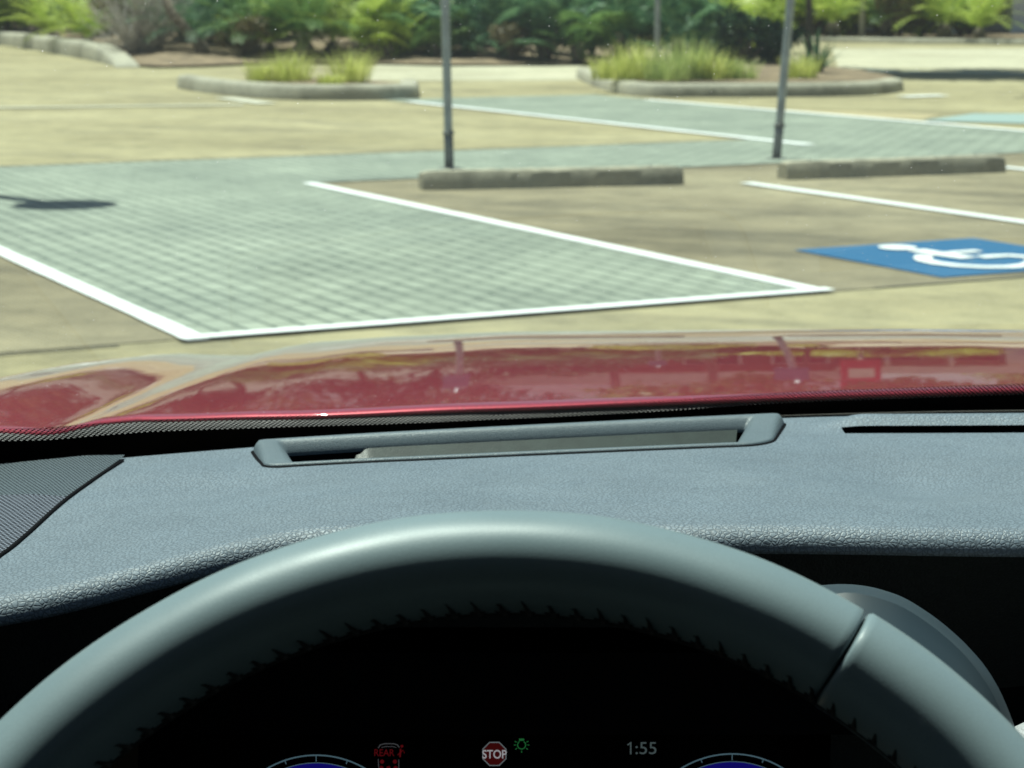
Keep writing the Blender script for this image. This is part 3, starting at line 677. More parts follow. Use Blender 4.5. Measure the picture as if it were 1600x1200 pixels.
def palm(seed, base, ht, label):
    rr = random.Random(seed); r = empty('palm_tree', base, label, 'palm tree', 'palm trees behind the hedge'); tk = MB(); f = MB()
    tk.tube([(0,0,0), (.05,0,ht*.3), (.12,.05,ht*.7), (.15,.05,ht)], [.2,.15,.14,.13], 10)
    for i in range(26): frond(f, (.15,.05,ht), rr.uniform(0, 2*PI), rr.uniform(1.5, 2.1), rr.uniform(.1, 1.7), rr, .5, 20, rr.uniform(.6, 1.3), .03)
    tk.build('trunk', M['bark'], r, True); f.build('crown', M['leaf_palm'], r)
palm(301, Vector((4.6, 50, 0)), 4.6, 'shorter palm tree behind the larger island')
palm(302, Vector((2.6, 57, 0)), 6.2, 'taller palm tree behind the fan palm hedge')

# ------------------------------------------------------------------ buildings, pylon sign
def ring_frame(x0, x1, z0, z1, y0, y1, wd):
    m = MB(); o = [(x0,z0),(x1,z0),(x1,z1),(x0,z1)]; i = [(x0+wd,z0+wd),(x1-wd,z0+wd),(x1-wd,z1-wd),(x0+wd,z1-wd)]
    m.grid([[(a,y0,b) for a,b in i], [(a,y0,b) for a,b in o], [(a,y1,b) for a,b in o], [(a,y1,b) for a,b in i], [(a,y0,b) for a,b in i]], closed=True); return m
b0 = Vector((17, 66, 0)); bl = empty('porch_building', b0, 'pale building with square white porch column beyond the verge', 'building', None, True)
m = MB(); m.box((9.5, 65.5, 0), (40, 78, 4.6)); m.build('wall', M['cream'], bl)
m = MB(); m.box((8.6, 60.8, 4.1), (41, 79, 4.5)); m.box((8.5, 60.7, 4.5), (41.1, 79.1, 5.2)); m.build('fascia', M['white_paint'], bl)
for x, hw in ((10.35, .09), (12.55, .09), (15.0, .55), (20, .5), (26, .5)):
    m = MB(); m.box((x - hw, 61.2, 0), (x + hw, 61.2 + 2 * hw, 4.098)); m.box((x - hw - .06, 61.14, 0), (x + hw + .06, 61.26 + 2 * hw, .3)); m.build('column', M['white_paint'], bl)
for x in (10.2, 13.2, 17, 22, 28):
    m = MB(); m.box((x, 65.42, .5), (x + 2.2, 65.495, 3.2)); wn = m.build('window', M['darkglass'], bl)
    m = ring_frame(x, x + 2.2, .5, 3.2, 65.34, 65.415, .09)
    m.build('window_frame', M['white_paint'], wn)
m = MB(); m.box((15.3, 65.44, 0), (16.4, 65.497, 2.3)); m.build('door', M['darkglass'], bl)
bl.location = b0 + Vector((2.3, 9.5, 0))
b1 = Vector((5, 75, 0)); bl2 = empty('long_building', b1, 'long low brown building with white roof edge behind the hedge', 'building', None, True)
m = MB(); m.box((-1, 71, 0), (11.6, 84, 4.8)); m.build('wall', M['brown'], bl2)
m = MB(); m.box((-1.6, 70.2, 4.8), (12.2, 85, 6.4)); m.build('fascia', M['white_paint'], bl2)
m = MB(); rows = [[(-1.6, 70.2, 6.404), (12.2, 70.2, 6.404)], [(1, 77, 8.6), (10, 77, 8.6)], [(-1.6, 85, 6.404), (12.2, 85, 6.404)]]; m.grid(rows); m.poly([rows[0][0], rows[1][0], rows[2][0]]); m.poly([rows[0][1], rows[2][1], rows[1][1]]); m.build('roof', M['roofing'], bl2)
for i in range(4):
    x = -.3 + i * 3.0; m = MB(); m.box((x, 70.93, .9), (x + 2, 70.995, 3.4)); wn = m.build('window', M['darkglass'], bl2)
    m = ring_frame(x, x + 2, .9, 3.4, 70.86, 70.925, .1); m.build('window_frame', M['white_paint'], wn)
q = gnd(1346, 64); q.z = 0
py = empty('pylon_sign', q, 'tall red pylon sign on a pale post beyond the road', 'sign', None, True)
m = MB(); m.tube([q, q + Vector((0,0,4))], .09, 14); m.build('post', M['white_paint'], py, True)
m = MB(); m.box((q.x - .62, q.y - .15, 2.7), (q.x + .62, q.y + .15, 7.2)); pn = m.build('sign_box', M['red_panel'], py)
m = MB(); m.box((q.x - .42, q.y - .17, 4.1), (q.x + .42, q.y - .152, 5.5)); m.build('sign_face', M['white_paint'], pn)

# ================================================================== THE CAR
CX = .37
car = empty('car', (CX, .6, 0), 'red car seen from the driver seat with grey dash and steering wheel', 'car', None, True)
Z = lambda drop: H - drop
def base_y(x): return 1.205 - .37 * (x - CX) ** 2
# ---- hood
EX = [(0, 0), (.37, .003), (.48, .0075), (.555, .0125), (.585, .0170), (.603, .0235), (.620, .0266), (.66, .0270), (.71, .0252), (.76, .0295), (.80, .0365), (.86, .053), (.90, .080), (.925, .12)]
HOFF = [(-.6, .52), (-.45, .39), (-.331, .293), (-.24, .2056), (-.157, .1467), (-.078, .116), (0, .1017), (.08, .0985), (.161, .0985), (.245, .1028), (.329, .1106), (.5, .12), (.9, .30), (1.3, .52)]
def lin(tab, x):
    if x <= tab[0][0]: return tab[0][1]
    for (a, q), (b, w_) in zip(tab, tab[1:]):
        if x <= b: return lerp(q, w_, (x - a) / (b - a))
    return tab[-1][1]
HS = [(x, sum(lin(HOFF, x + d) for d in (-.03, 0, .03)) / 3) for x in [-.6 + .02 * i for i in range(96)]]
def hood_off(x): return lin(HS, x)
def hood_z(xp, t):
    a = abs(xp) * (1.006 - .10 * max(0, 1 - max(t, 0) / .85) ** 2)
    d = .241 + .03 * t + .08 * t * t + 1.6 * max(0, t - .86) ** 2 + 16 * max(0, t - 1.02) ** 2.5 + interp(EX, a)
    return Z(d)
m = MB(); rows = []; xs = [-.925 + 1.85 * i / 150 for i in range(151)]; NT = 90
for j in range(NT + 1):
    t = 1.16 * j / NT; r = []
    for xp in xs:
        y0 = base_y(CX + xp) + hood_off(CX + xp)
        tt = t; yy = y0 + t * (1 - .13 * 0)
        ynose = 2.36 - .22 * (abs(xp) / .92) ** 2.2
        yy = y0 + (ynose - y0) * (t / 1.16)
        r.append((CX + xp, yy, hood_z(xp, yy - 1.2 if yy > 1.2 else (yy - 1.2) * .3)))
    rows.append(r)
lip = [[(x, y - .004, z - .0006) for x, y, z in rows[0]], [(x, y - .0062, z - .0022) for x, y, z in rows[0]], [(x, y - .0050, z - .0036) for x, y, z in rows[0]], [(x, y + .003, z - .0040) for x, y, z in rows[0]]]
m.grid(lip[::-1] + rows); hood = m.build('hood', M['paint'], car, True)
# front bumper below the nose, side fenders
m = MB(); nose = rows[-1]
rr_ = [nose]
for k, (dy, z) in enumerate(((.03, .80), (.05, .66), (.05, .5), (.02, .35), (-.1, .25))):
    rr_.append([(x, y + dy, min(z, zz - .01 * (k + 1))) for x, y, zz in nose])
m.grid(rr_); m.build('front_bumper', M['paint'], car, True)
for sgn in (-1, 1):
    m = MB(); col = [r[0 if sgn < 0 else -1] for r in rows]
    m.grid([[(x + sgn * .004, y, z) for x, y, z in col], [(x + sgn * .02, y, z - .12) for x, y, z in col], [(x + sgn * .02, y, .42) for x, y, z in col]]); m.build('fender', M['paint'], car, True)
# ---- cowl under the glass
m = MB(); rws = []
def hood_edge(xp):
    y = base_y(CX + xp) + hood_off(CX + xp); return y, hood_z(xp, y - 1.2 if y > 1.2 else (y - 1.2) * .3)
for k in range(8):
    q = k / 6; r = []
    for xp in xs:
        ys_, zs_ = hood_edge(xp); ye = min(base_y(CX + xp) + .079, ys_ - .012); ze = Z(.2525 + interp(EX, abs(xp)) * .35)
        if k < 7: r.append((CX + xp, lerp(ys_ + .002, ye, q), lerp(zs_ - .0026, ze, q) - .001 * math.sin(PI * q)))
        else: r.append((CX + xp, ye - .004, ze - .05))
    rws.append(r)
m.grid(rws); M['cowl'] = simple('weathered_cowl_plastic', (.17,.16,.155), .6, .35, 12.); m.build('cowl_panel', M['cowl'], car, True)
# ---- windscreen and its printed border
RK = R(28.5)
def glass_pt(x, s, off=0.):
    cr = RK + s * .05
    yb = base_y(x) + .099
    return Vector((x * (1 - .0 * s), yb - s * math.cos(cr) - off * math.sin(cr), Z(.264 + interp(EX, abs(x - CX)) * .35) + s * math.sin(cr) - off * math.cos(cr)))
gx = [CX - .74 + 1.48 * i / 60 for i in range(61)]; ss = [.0 + 1.03 * k / 36 for k in range(37)]
m = MB(); m.grid([[glass_pt(x, s) for x in gx] for s in ss]); m.build('windscreen', M['glass'], car, True)
m = MB(); fs = [-.012, 0., .012, .026, .040, .056]; r_ = []; uv_ = []
for s in fs:
    r_.append([glass_pt(x, s, .0015) for x in gx]); uv_.append([(x, s) for x in gx])
BT = [(-.5, .17), (-.265, .112), (-.207, .095), (-.143, .080), (-.073, .068), (0, .0605), (.076, .060), (.154, .063), (.233, .064), (.311, .069), (1.2, .11)]
def border(x): return .001 + .006 * sstep(.06, .2, x) + .003 * sstep(-.05, -.2, x) + sum(lin(BT, x + d) for d in (-.02, 0, .02)) / 3
r_, uv_ = [], []
for k in range(8):
    q = k / 7; r_.append([glass_pt(x, lerp(-.012, border(x), q), .0015) for x in gx]); uv_.append([(x, .058 - (border(x) - lerp(-.012, border(x), q))) for x in gx])
m.grid(r_, uv_); m.build('windscreen_border', M['frit'], car, True)

# ---- dashboard pad
def lip_y(x): 
    y = .862
    y -= .066 * sstep(-.07, -.24, x) + .05 * sstep(-.2, -.45, x)
    y += .012 * sstep(.16, .4, x); return y
def lip_drop(x):
    return .2205 + .0145 * sstep(-.06, -.22, x) + .03 * sstep(-.2, -.45, x) + .003 * sstep(.1, .3, x)
HUD = [Vector((-.140, 1.094)), Vector((.157, 1.168)), Vector((.138, 1.085)), Vector((-.125, 1.028))]   # far left, far right, near right, near left
def hud_xy(s, t):      # s,t in -1..1 ; t=+1 far
    u, v = (s + 1) / 2, (t + 1) / 2
    return lerp(lerp(HUD[3], HUD[2], u), lerp(HUD[0], HUD[1], u), v)
def hud_st(x, y):
    s, t = 0., 0.
    for _ in range(6):
        f0 = hud_xy(s, t); e_ = Vector((x, y)) - f0; dx = (hud_xy(s + .01, t) - f0) / .01; dt = (hud_xy(s, t + .01) - f0) / .01
        det = dx.x * dt.y - dx.y * dt.x
        s += (e_.x * dt.y - e_.y * dt.x) / det; t += (dx.x * e_.y - dx.y * e_.x) / det
    return s, t
def slot_y(x): return 1.128 + .006 * sstep(.19, .5, x)
def top_z(x, y):
    yl, yb = lip_y(x), base_y(x)
    v = (y - yl) / (yb - yl)
    d = lerp(lip_drop(x), .240, sstep(0, 1, v) * .4 + v * .6)
    d += .0080 * math.exp(-((x - .195) / .034) ** 2 - ((y - .985) / .05) ** 2)            # soft hollows of the moulding; this one deepened to mimic a shadow patch
    d += .0022 * math.exp(-((x + .14) / .035) ** 2 - ((y - .985) / .03) ** 2) - .0024 * math.exp(-((x + .15) / .05) ** 2 - ((y - 1.03) / .03) ** 2)
    d -= .0016 * math.exp(-((x - .26) / .04) ** 2 - ((y - 1.0) / .05) ** 2)
    e_ = sstep(.165, .20, x)
    d -= e_ * .0072 * math.exp(-((y - slot_y(x) - .0255) / .0105) ** 2)                       # raised bar behind the defroster slot
    return Z(d)
m = MB(); dx = .0042; xs2 = [-.50 + dx * i for i in range(int(1.74 / dx) + 1)]; NV = 64; rows = []; cen = []
KA, KB = 14, 18
def row_y(x, k):
    yl, yb = lip_y(x), base_y(x) - .004; q = sstep(.06, .15, x)
    ya = lerp(lerp(yb, yl, KA / NV), slot_y(x) + .014, q); y_b = lerp(lerp(yb, yl, KB / NV), slot_y(x), q)
    if k <= KA: return lerp(yb, ya, k / KA)
    if k <= KB: return lerp(ya, y_b, (k - KA) / (KB - KA))
    return lerp(y_b, yl, (k - KB) / (NV - KB))
for k in range(NV + 1):
    rows.append([(x, row_y(x, k), top_z(x, row_y(x, k))) for x in xs2])
RL = .0052
roll = []
for k in range(1, 11):
    a = PI * .57 * k / 10
    roll.append([(x, lip_y(x) - .010 * math.sin(a), top_z(x, lip_y(x)) - .0088 * (1 - math.cos(a))) for x in xs2])
under = [[(x, lip_y(x) + .03, top_z(x, lip_y(x)) - .0105) for x in xs2]]
def skip(i, j):
    if i >= NV: return False
    x = (rows[i][j][0] + rows[i][j+1][0]) / 2; y = (rows[i][j][1] + rows[i+1][j][1]) / 2
    if -.15 < x < .17 and y > 1.0:
        s, t = hud_st(x, y)
        if abs(s) < .92 and -.74 < t < .78: return True
    if .186 < x < .62 and KA <= i < KB: return True
    return False
m.grid(rows + roll + under, skip=skip); dash = m.build('dashboard', M['dash'], car, True)
# slot walls, then the added dark slab below
m = MB(); sxs = [.186 + .436 * i / 40 for i in range(41)]
for yo, in ((-.0015,), (.0155,)):
    m.grid([[(x, slot_y(x) + yo, top_z(x, slot_y(x) + yo) - .0005) for x in sxs], [(x, slot_y(x) + yo, top_z(x, slot_y(x)) - .04) for x in sxs]])
m.build('defroster_vent', M['black'], car)
m = MB(); m.box((-.5, .93, Z(.34)), (1.24, 1.12, Z(.30))); m.build('dash_blackout', M['black'], car)  # hidden black slab, added to keep the space under the dash dark
# ---- lower fascia in the shade under the lip
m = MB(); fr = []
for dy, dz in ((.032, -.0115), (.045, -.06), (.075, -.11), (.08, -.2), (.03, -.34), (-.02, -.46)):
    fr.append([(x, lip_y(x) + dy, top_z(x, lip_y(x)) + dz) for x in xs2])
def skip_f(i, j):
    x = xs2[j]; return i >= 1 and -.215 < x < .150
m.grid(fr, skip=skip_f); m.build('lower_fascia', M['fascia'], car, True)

# ---- projector recess in the top of the dash
BL, BW = .144, .037
def rrect(x0, x1, y0, y1, r, dz, hk=0.):
    pts = []; r_bl, r_br, r_tr, r_tl = r
    def seg(a, b, n): return [(lerp(a[0], b[0], i / n), lerp(a[1], b[1], i / n)) for i in range(n)]
    def arc(cx, cy, rad, a0, n=10): return [(cx + rad * math.cos(a0 + PI / 2 * i / n), cy + rad * math.sin(a0 + PI / 2 * i / n)) for i in range(n)]
    pts += arc(x1 - r_br, y0 + r_br, r_br, -PI / 2) + seg((x1, y0 + r_br), (x1, y1 - r_tr), 10) + arc(x1 - r_tr, y1 - r_tr, r_tr, 0) + seg((x1 - r_tr, y1), (x0 + r_tl, y1), 70)
    pts += arc(x0 + r_tl, y1 - r_tl, r_tl, PI / 2) + seg((x0, y1 - r_tl), (x0, y0 + r_bl), 10) + arc(x0 + r_bl, y0 + r_bl, r_bl, PI) + seg((x0 + r_bl, y0), (x1 - r_br, y0), 70)
    out = []
    for x, y in pts:
        t = y / BW; q = hud_xy(x / BL, t)
        out.append((q.x, q.y, top_z(q.x, min(q.y, base_y(q.x) - .004)) + dz + hk * sstep(-1, .9, t)))
    return out
def bl(ins, dz, hk, rk=0.): return rrect(-BL + ins, BL - ins, -BW + ins, BW - ins, [max(.002, .009 - ins), max(.002, .016 - ins), max(.002, .009 - ins), max(.002, .007 - ins)], dz, hk)
OX0, OX1, OY0, OY1 = -BL + .017, BL - .022, -.0255, .0245
def opn(g, dz, hk): return rrect(OX0 - g, OX1 + g, OY0 - g, OY1 + g * .85, [.0015 + g * .5] * 4, dz, hk)
lo = [bl(0, -.003, 0), bl(.0003, .0012, .0010), bl(.0015, .0018, .0028), bl(.0030, .0018, .0046), bl(.0052, .0016, .0050), opn(.0058, .0014, .0048), opn(.0042, .0012, .0040), opn(.0026, .0008, .0026), opn(.0012, .0003, .0012), opn(.0003, -.0003, .0002), opn(0, -.0012, 0), opn(0, -.032, 0)]
m = MB(); m.grid(lo, closed=True); hf = m.build('projector_bezel', M['trim'], car, True)
m = MB(); m.grid([bl(-.0012, .0004, 0), bl(.0002, .0008, .0004)], closed=True); m.build('bezel_seam', M['black'], hf)
m = MB(); m.poly(opn(-.0002, -.0315, 0)); m.build('recess_floor', M['black'], hf)
m = MB(); m.grid([opn(-.0006, -.0022, 0), opn(-.0006, -.031, 0)], closed=True); m.build('recess_wall', M['black'], hf)
m = MB(); lr = []
for k in range(11):
    q = k / 10; yl_ = lerp(OY1 - .0012, OY0 + .004, q); row = []
    for i in range(71):
        xl = lerp(OX0 + .030, OX1 - .0045, i / 70); c = hud_xy(xl / BL, yl_ / BW)
        e1 = 1 - sstep(0, .06, i / 70)
        row.append((c.x + .006 * e1 * (2 * q - 1) ** 2, c.y, top_z(c.x, c.y) - .0004 - .0125 * min(1., q * 3.2) - .003 * e1))
    lr.append(row)
m.grid(lr); m.build('projector_lens', M['lens'], hf, True)

# ---- perforated speaker grille at the driver side corner
SE = [(1.0708, -0.2051), (1.0255, -0.2104), (0.9864, -0.2151), (0.9523, -0.217), (0.9053, -0.2183), (0.8687, -0.2209), (0.8384, -0.2296), (0.8264, -0.3), (0.8184, -0.36)]
SEP = [(v.x, v.y) for v in smooth_path([Vector((a, b, 0)) for a, b in SE], 8)]
def seam_x(y):
    for (a, b), (c, d) in zip(SEP, SEP[1:]):
        if c <= y <= a: return lerp(b, d, (a - y) / max(1e-9, a - c))
    return SEP[0][1] if y > SEP[0][0] else SEP[-1][1]
m = MB(); NY = 60
for part in (0, 1):
    y0, y1 = ((SE[-1][0], .985), (.985, 1.12))[part]; m.cur = part; rws, uvr = [], []
    for k in range(NY + 1):
        y = lerp(y0, y1, k / NY); r = []; u = []
        for i in range(41):
            x = lerp(-.46, seam_x(min(y, SE[0][0])), i / 40); yy = min(y, base_y(x) - .006)
            lift = .0016 * sstep(0, .08, (40 - i) / 40.) + .02 * max(0, yy - .985) * (1 if part else 0)
            r.append((x, yy, top_z(x, yy) + lift + .0002)); u.append((x, y))
        rws.append(r); uvr.append(u)
    m.grid(rws, uvr)
gr = m.build('speaker_grille', [M['grille_coarse'], M['grille_fine']], car, True)
m = MB(); m.tube([(seam_x(y) + .0006, y, top_z(seam_x(y), y) + .0004) for y in [lerp(SE[-1][0] + .002, SE[0][0] - .003, k / 50) for k in range(51)]], .0011, 6); m.build('grille_seam', M['black'], gr, True)

# ---- instrument cluster
sc_c = Vector((0, .985, Z(.385))); nrm = (Vector((0, 0, H)) - sc_c).normalized(); ax = Vector((1, 0, 0)); ay = nrm.cross(ax)
def on_screen(px, py, lift=.0006):
    d = ray(px, py); o = Vector((0, 0, H)); t = (sc_c + nrm * lift - o).dot(nrm) / d.dot(nrm); return o + d * t
clus = None
def scr(u, v, l=0): return sc_c + ax * u + ay * v + nrm * l
m = MB(); m.poly([scr(-.17, -.075), scr(.17, -.075), scr(.17, .055), scr(-.17, .055)])
b_out = [scr(-.185, -.085, .012), scr(.185, -.085, .012), scr(.185, .065, .012), scr(-.185, .065, .012)]; b_in = [scr(-.17, -.075), scr(.17, -.075), scr(.17, .055), scr(-.17, .055)]
m.cur = 1; m.grid([b_out, b_in], closed=True); m.grid([[p - nrm * .04 for p in b_out], b_out], closed=True)
clus = m.build('instrument_cluster', [M['screen'], M['black']], car)
PXM = (on_screen(801, 1160) - on_screen(800, 1160)).length
MI = {'grey': emis('dim_grey_glow', (.030,.042,.043)), 'silver': emis('grey_outline_glow', (.07,.085,.09)), 'txt': emis('pale_text_glow', (.19,.19,.20)), 'dred': emis('dark_red_glow', (.022,.0015,.0015)), 'red': emis('red_glow', (.045,.002,.003)),
      'green': emis('green_glow', (.007,.06,.016)), 'blue': emis('deep_blue_glow', (.003,.002,.075)), 'cyan': emis('cyan_grey_glow', (.035,.065,.08))}
def flat(m, pts, lift=.0006): m.poly([on_screen(x, y, lift) for x, y in pts])
def pline(m, pts, wd, lift=.0008, close=False):
    pts = [Vector(p) for p in pts]; n = len(pts); A, B = [], []
    for i, p in enumerate(pts):
        if close: d = pts[(i+1) % n] - pts[i-1]
        else: d = pts[min(i+1, n-1)] - pts[max(i-1, 0)]
        d.normalize(); q = Vector((-d.y, d.x)) * wd / 2; A.append(on_screen(*(p + q), lift)); B.append(on_screen(*(p - q), lift))
    if close: A.append(A[0]); B.append(B[0])
    m.grid([A, B])
def text(m, body, cx, cy, hpx, lift=.001, sx=1., bold=0.):
    cu = bpy.data.curves.new('t', 'FONT'); cu.body = body; cu.align_x = 'CENTER'; cu.size = 1.; cu.offset = bold
    o = bpy.data.objects.new('t', cu); C.objects.link(o); dg = bpy.context.evaluated_depsgraph_get(); dg.update()
    me = bpy.data.meshes.new_from_object(o.evaluated_get(dg)); k = hpx / .70
    ys = [v.co.y for v in me.vertices]; ym = (min(ys) + max(ys)) / 2
    base = [m.vert(on_screen(cx + v.co.x * k * sx, cy - (v.co.y - ym) * k, lift)) for v in me.vertices]
    for p in me.polygons: m.face([base[i] for i in p.vertices])
    bpy.data.objects.remove(o); bpy.data.curves.remove(cu); bpy.data.meshes.remove(me)
m = MB(); text(m, ':55', 1009.5, 1169, 19, sx=1.08); pline(m, [(985.5, 1159.5), (985.5, 1178.5)], 2.3); pline(m, [(985.8, 1160.4), (980.5, 1164.2)], 2.1); m.build('clock_display', MI['grey'], clus)
oc = lambda r, cx, cy: [(cx + r * math.cos(PI/8 + PI/4*i), cy + r * math.sin(PI/8 + PI/4*i)) for i in range(8)]
m = MB(); m.cur = 0; flat(m, oc(18.5, 772.5, 1178), .0006); m.cur = 1; pline(m, oc(19.5, 772.5, 1178), 1.6, .0008, True); m.cur = 2; text(m, 'STOP', 772.5, 1178.5, 13, .0011, .86, .012)
m.build('stop_indicator', [MI['dred'], MI['silver'], MI['txt']], clus)
m = MB(); cir = lambda cx, cy, r, a0=0, a1=2*PI, n=24: [(cx + r * math.cos(lerp(a0, a1, i / n)), cy + r * math.sin(lerp(a0, a1, i / n))) for i in range(n + 1)]
pline(m, cir(815, 1164, 6.3, -PI/2 + .55, 1.5*PI - .55), 1.5); flat(m, [(811, 1154), (819, 1154), (819, 1157.5), (811, 1157.5)])
for a in (0., .62, PI - .62, PI, PI/2, -.5, PI + .5): pline(m, [(815 + 8.8*math.cos(a), 1164 + 8.8*math.sin(a)), (815 + 12*math.cos(a), 1164 + 12*math.sin(a))], 1.4)
m.build('lamp_indicator', MI['green'], clus)
m = MB(); m.cur = 0; text(m, 'REAR', 600, 1176, 11, .0009, .86)
for x in (597, 617): flat(m, cir(x, 1190, 3.2)[:-1])
for x in (596, 607, 618): flat(m, cir(x, 1200, 3.2)[:-1])
flat(m, cir(628, 1166, 2.2)[:-1]); pline(m, [(626, 1170), (625, 1183)], 2.6); pline(m, [(621, 1180), (630, 1172), (632, 1177)], 1.3)
m.cur = 1; pline(m, [(592, 1206), (591, 1186)], 1.1); pline(m, [(623, 1206), (623, 1187)], 1.1); pline(m, [(591, 1169), (594, 1164), (601, 1162), (615, 1162), (621, 1164), (624, 1168)], 1.4); pline(m, [(596, 1168), (602, 1166.5), (614, 1166.5), (619, 1168)], 1.)
m.build('rear_seat_indicator', [MI['red'], emis('dim_outline_glow', (.03,.032,.034))], clus)
for cx, cy in ((494, 1331), (1144, 1329)):
    m = MB(); rad = 151
    m.cur = 0; pline(m, cir(cx, cy, rad, 1.15*PI, 1.85*PI, 60), 2.2)
    m.cur = 1; rows_ = [[on_screen(x, y, .0006) for x, y in cir(cx, cy, rad - 12, 1.15*PI, 1.85*PI, 60)], [on_screen(x, y, .0006) for x, y in cir(cx, cy, rad - 62, 1.15*PI, 1.85*PI, 60)]]; m.grid(rows_)
    m.cur = 0; pline(m, cir(cx, cy, rad - 12, 1.15*PI, 1.85*PI, 60), 1.1, .0009)
    for a in [1.5*PI + .33 * i for i in range(-3, 4)]:
        r1 = 10 if abs(a - 1.5*PI) < .01 else 6
        pline(m, [(cx + (rad - 1) * math.cos(a), cy + (rad - 1) * math.sin(a)), (cx + (rad - r1) * math.cos(a), cy + (rad - r1) * math.sin(a))], 1.4, .0009)
    m.build('dial', [MI['cyan'], MI['blue']], clus)

# ---- steering wheel
WT, WC, WR, RA, RB, WYAW = R(28), Vector((-.003, .4727, Z(.3035))), .185, .0141, .0200, .0347
def wheel_pt(th, ph, grow=0., n_off=0.):
    rr = WR - RA + (RA + grow) * math.cos(ph); n = (RB + grow) * math.sin(ph) + n_off
    x = rr * math.cos(th); u = rr * math.sin(th)
    return Vector((WC.x + x * math.cos(WYAW), WC.y + u * math.sin(WT) - n * math.cos(WT) + x * math.sin(WYAW), WC.z + u * math.cos(WT) + n * math.sin(WT)))
wheel = None
def rim_seg(t0, t1, n, grow, name, mt, parent, tuck=True):
    m = MB(); rws = []
    ts = [lerp(t0, t1, i / n) for i in range(n + 1)]
    if tuck:
        e_ = R(.36); ts = [t0, t0 + e_ * .25, t0 + e_] + ts[1:-1] + [t1 - e_, t1 - e_ * .25, t1]
    for i, th in enumerate(ts):
        g = grow
        if tuck and i in (0, len(ts) - 1): g -= .0022
        if tuck and i in (1, len(ts) - 2): g -= .0007
        wob = .00006 * math.sin(th * 23)
        rws.append([wheel_pt(th, 2 * PI * k / 48, g + wob * (1 + math.sin(2 * PI * k / 48))) for k in range(48)])
    m.grid(rws, closed=True); return m.build(name, mt, parent, True)
hubm = MB()
for i in range(1):
    rws = []
    for k, (rad, n) in enumerate(((.001, .020), (.045, .018), (.062, .008), (.066, -.02), (.05, -.05))):
        rws.append([WC + Vector((rad * math.cos(a) * 1.1, rad * math.sin(a) * math.sin(WT) - (n - .035) * math.cos(WT), rad * math.sin(a) * math.cos(WT) + (n - .035) * math.sin(WT))) for a in [2*PI*q/32 for q in range(32)]])
    hubm.grid(rws, closed=True)
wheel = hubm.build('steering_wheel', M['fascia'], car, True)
TS = R(57.3)
rim_seg(TS + R(.10), R(205), 150, 0., 'rim', M['rim'], wheel)
rim_seg(R(-62), TS - R(.10), 120, .0004, 'rim_grip', M['rim2'], wheel)
rim_seg(R(205.5), R(297.5), 80, 0., 'rim', M['rim'], wheel)
m = MB()
for a0 in (R(-8), R(188), R(270)):
    w_ = .02
    pts = []
    for k in range(7):
        q = k / 6; rad = lerp(.055, .162, q); pts.append(WC + Vector((rad * math.cos(a0), rad * math.sin(a0) * math.sin(WT) + (.035 * (1 - q)) * math.cos(WT), rad * math.sin(a0) * math.cos(WT) - (.035 * (1 - q)) * math.sin(WT))))
    m.tube(pts, [.022,.019,.016,.014,.013,.013,.013], 12)
m.build('spoke', M['fascia'], wheel, True)
# black cross stitching along the inner seam
m = MB(); rr = random.Random(3)
n_st = 146
m.tube([wheel_pt(2*PI*i/240, R(180), .0001) for i in range(241)], .0008, 5, False)
for i in range(n_st):
    th = 2 * PI * (i + .5) / n_st; j = rr.uniform(-.15, .15)
    pts = [wheel_pt(th + R(.55 + j * .3), R(155 + rr.uniform(-4, 6)), -.0002), wheel_pt(th + R(.15), R(158), .0003), wheel_pt(th - R(.2), R(168), .0005), wheel_pt(th - R(.4), R(177), .0002)]
    m.tube(pts, [.0002, .0004, .0008, .0009], 6)
    m.tube([wheel_pt(th - R(.9), R(173), -.0001), wheel_pt(th - R(.1), R(175), .0004), wheel_pt(th + R(.6), R(172), -.0001)], [.0004, .0010, .0004], 5)
m.build('stitching', M['thread'], wheel, True)
# ---- rounded housing that shows past the rim
def at(px, py, y):
    d = ray(px, py); return Vector((0, 0, H)) + d * (y / d.y)
SO = smooth_path([at(*q, .71) for q in ((1250, 955), (1320, 938), (1390, 941), (1445, 960), (1500, 1000), (1542, 1045), (1569, 1105), (1586, 1160))], 5)
SE_ = smooth_path([at(*q, .645) for q in ((1250, 945), (1320, 926), (1390, 940), (1445, 970), (1500, 1016), (1540, 1066), (1564, 1112), (1580, 1162))], 5)
mid = Vector((.10, 0, -.08)); rws = []
cen_ = at(1330, 1200, .68)
def pull(p, k, y): return Vector((lerp(p.x, cen_.x, k), y, lerp(p.z, cen_.z, k)))
rws = [[pull(p, .20, .600) for p in SE_], [pull(p, .12, .618) for p in SE_], [pull(p, .05, .638) for p in SE_], [pull(p, .012, .6435) for p in SE_], [p for p in SE_]]
m = MB(); lipb = m
m.grid(rws); 
m2_ = MB(); body = [[Vector((p.x, p.y, p.z)) for p in SE_]]
for k in range(1, 9):
    q = k / 8; body.append([lerp(a_, b_, 1 - (1 - q) ** 1.8) + Vector((0, (q - (1 - (1 - q) ** 1.8)) * .065, 0)) for a_, b_ in zip(SE_, SO)])
for k in range(1, 6):
    q = k / 5; body.append([pull(p, .25 * q * q, .71 + .06 * q) for p in SO])
m2_.grid(body); sh_ = m2_.build('column_shroud', M['shroud'], car, True); lipb.build('shroud_lip', M['shroud'], sh_, True)
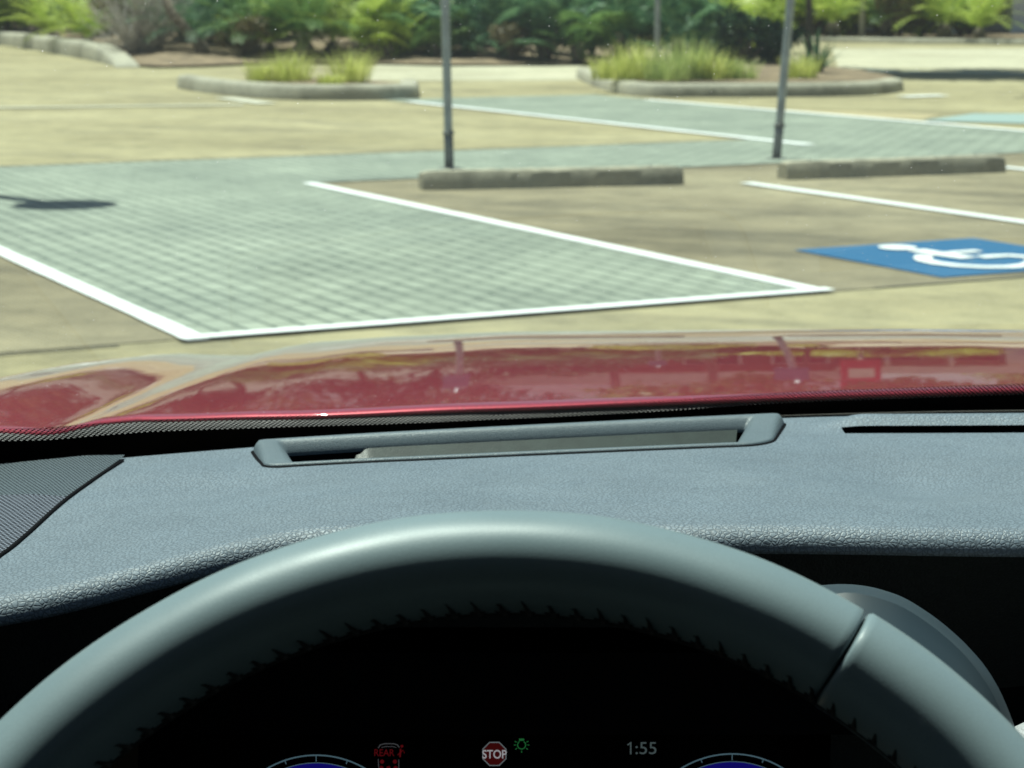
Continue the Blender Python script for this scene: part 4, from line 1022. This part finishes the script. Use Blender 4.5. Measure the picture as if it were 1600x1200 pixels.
# ---- pale console pad at the far edge
m = MB(); rws = []; pc = Vector((.222, .70, Z(.36)))
for i in range(21):
    v = -PI / 2 + PI * i / 20; rws.append([pc + Vector((math.copysign(abs(math.cos(v) * math.cos(t)) ** .7, math.cos(t)) * .060, math.copysign(abs(math.cos(v) * math.sin(t)) ** .7, math.sin(t)) * .10, math.copysign(abs(math.sin(v)) ** .7, math.sin(v)) * .10)) for t in [2*PI*k/36 for k in range(36)]])
m.grid(rws, closed=True); m.build('console_pad', M['pad'], car, True)

# ---- cabin round the driver
M['tint'], nt, b = mat('tinted_side_glass'); nt.nodes.remove(b); t = nd(nt, 'ShaderNodeBsdfTransparent'); t.inputs[0].default_value = (.34,.38,.37,1)
g_ = nd(nt, 'ShaderNodeBsdfGlossy', i_Roughness=.02); x_ = nd(nt, 'ShaderNodeMixShader', i_0=.05); ln(nt, t.outputs[0], x_.inputs[1]); ln(nt, g_.outputs[0], x_.inputs[2]); ln(nt, x_.outputs[0], nt.nodes['Material Output'].inputs[0])
m = MB(); top = [glass_pt(x, 1.03) for x in gx]
rws = [[p + Vector((0, .02, .012)) for p in top], [Vector((p.x, p.y - .25, H + .275)) for p in top], [Vector((p.x, -.6, H + .285)) for p in top], [Vector((p.x, -1.5, H + .24)) for p in top]]
m.grid(rws); m.grid([[p + Vector((0,0,.03)) for p in r] for r in rws]); m.build('roof', M['headliner'], car, True)
for sgn in (-1, 1):
    x = CX + sgn * .74
    m = MB(); m.tube([glass_pt(x, s, .01) + Vector((sgn * .02, 0, 0)) for s in (-.02, .2, .45, .7, 1.03)] + [Vector((x, -.5, H + .26)), Vector((x, -1.5, H + .2))], .045, 10); m.build('roof_pillar', M['headliner'], car, True)
    m = MB(); m.box((x + sgn * .02 - .03, -1.6, .35), (x + sgn * .02 + .03, 1.0, H - .26)); d_ = m.build('door', M['fascia'], car)
    m = MB(); m.poly([(x, .95, H - .255), (x, .42, H + .20), (x, -1.5, H + .22), (x, -1.5, H - .255)]); m.build('side_window', M['tint'], car)
    m = MB(); m.box((x - sgn * .06 - .03, -.3, H - .42), (x - sgn * .06 + .03, .35, H - .38)); m.build('armrest', M['fascia'], d_)
m = MB(); m.box((CX - .76, -1.6, .28), (CX + .76, 1.25, .33)); m.build('floor', M['black'], car)
m = MB(); m.box((CX - .74, -1.62, .33), (CX + .74, -1.5, H + .22)); m.build('rear_blackout', M['headliner'], car)  # unseen closed panel added behind the seats to keep the cabin dark
m = MB(); m.box((CX - .9, 1.25, .3), (CX + .9, 1.27, H - .29)); m.build('firewall', M['black'], car)
for sgn in (-1, 1):
    c = CX + sgn * CX
    m = MB(); rws = []
    for z, y, hw, d in ((.55, -.32, .24, .06), (.75, -.36, .25, .07), (1.0, -.42, .24, .06), (1.15, -.46, .2, .045)):
        rws.append([(c + hw * math.copysign(abs(math.cos(t)) ** .5, math.cos(t)), y + d * math.copysign(abs(math.sin(t)) ** .6, math.sin(t)), z) for t in [2*PI*k/28 for k in range(28)]])
    b = m.grid(rws, closed=True); m.face(b[-1]); st = m.build('seat_back', M['fascia'], car, True)
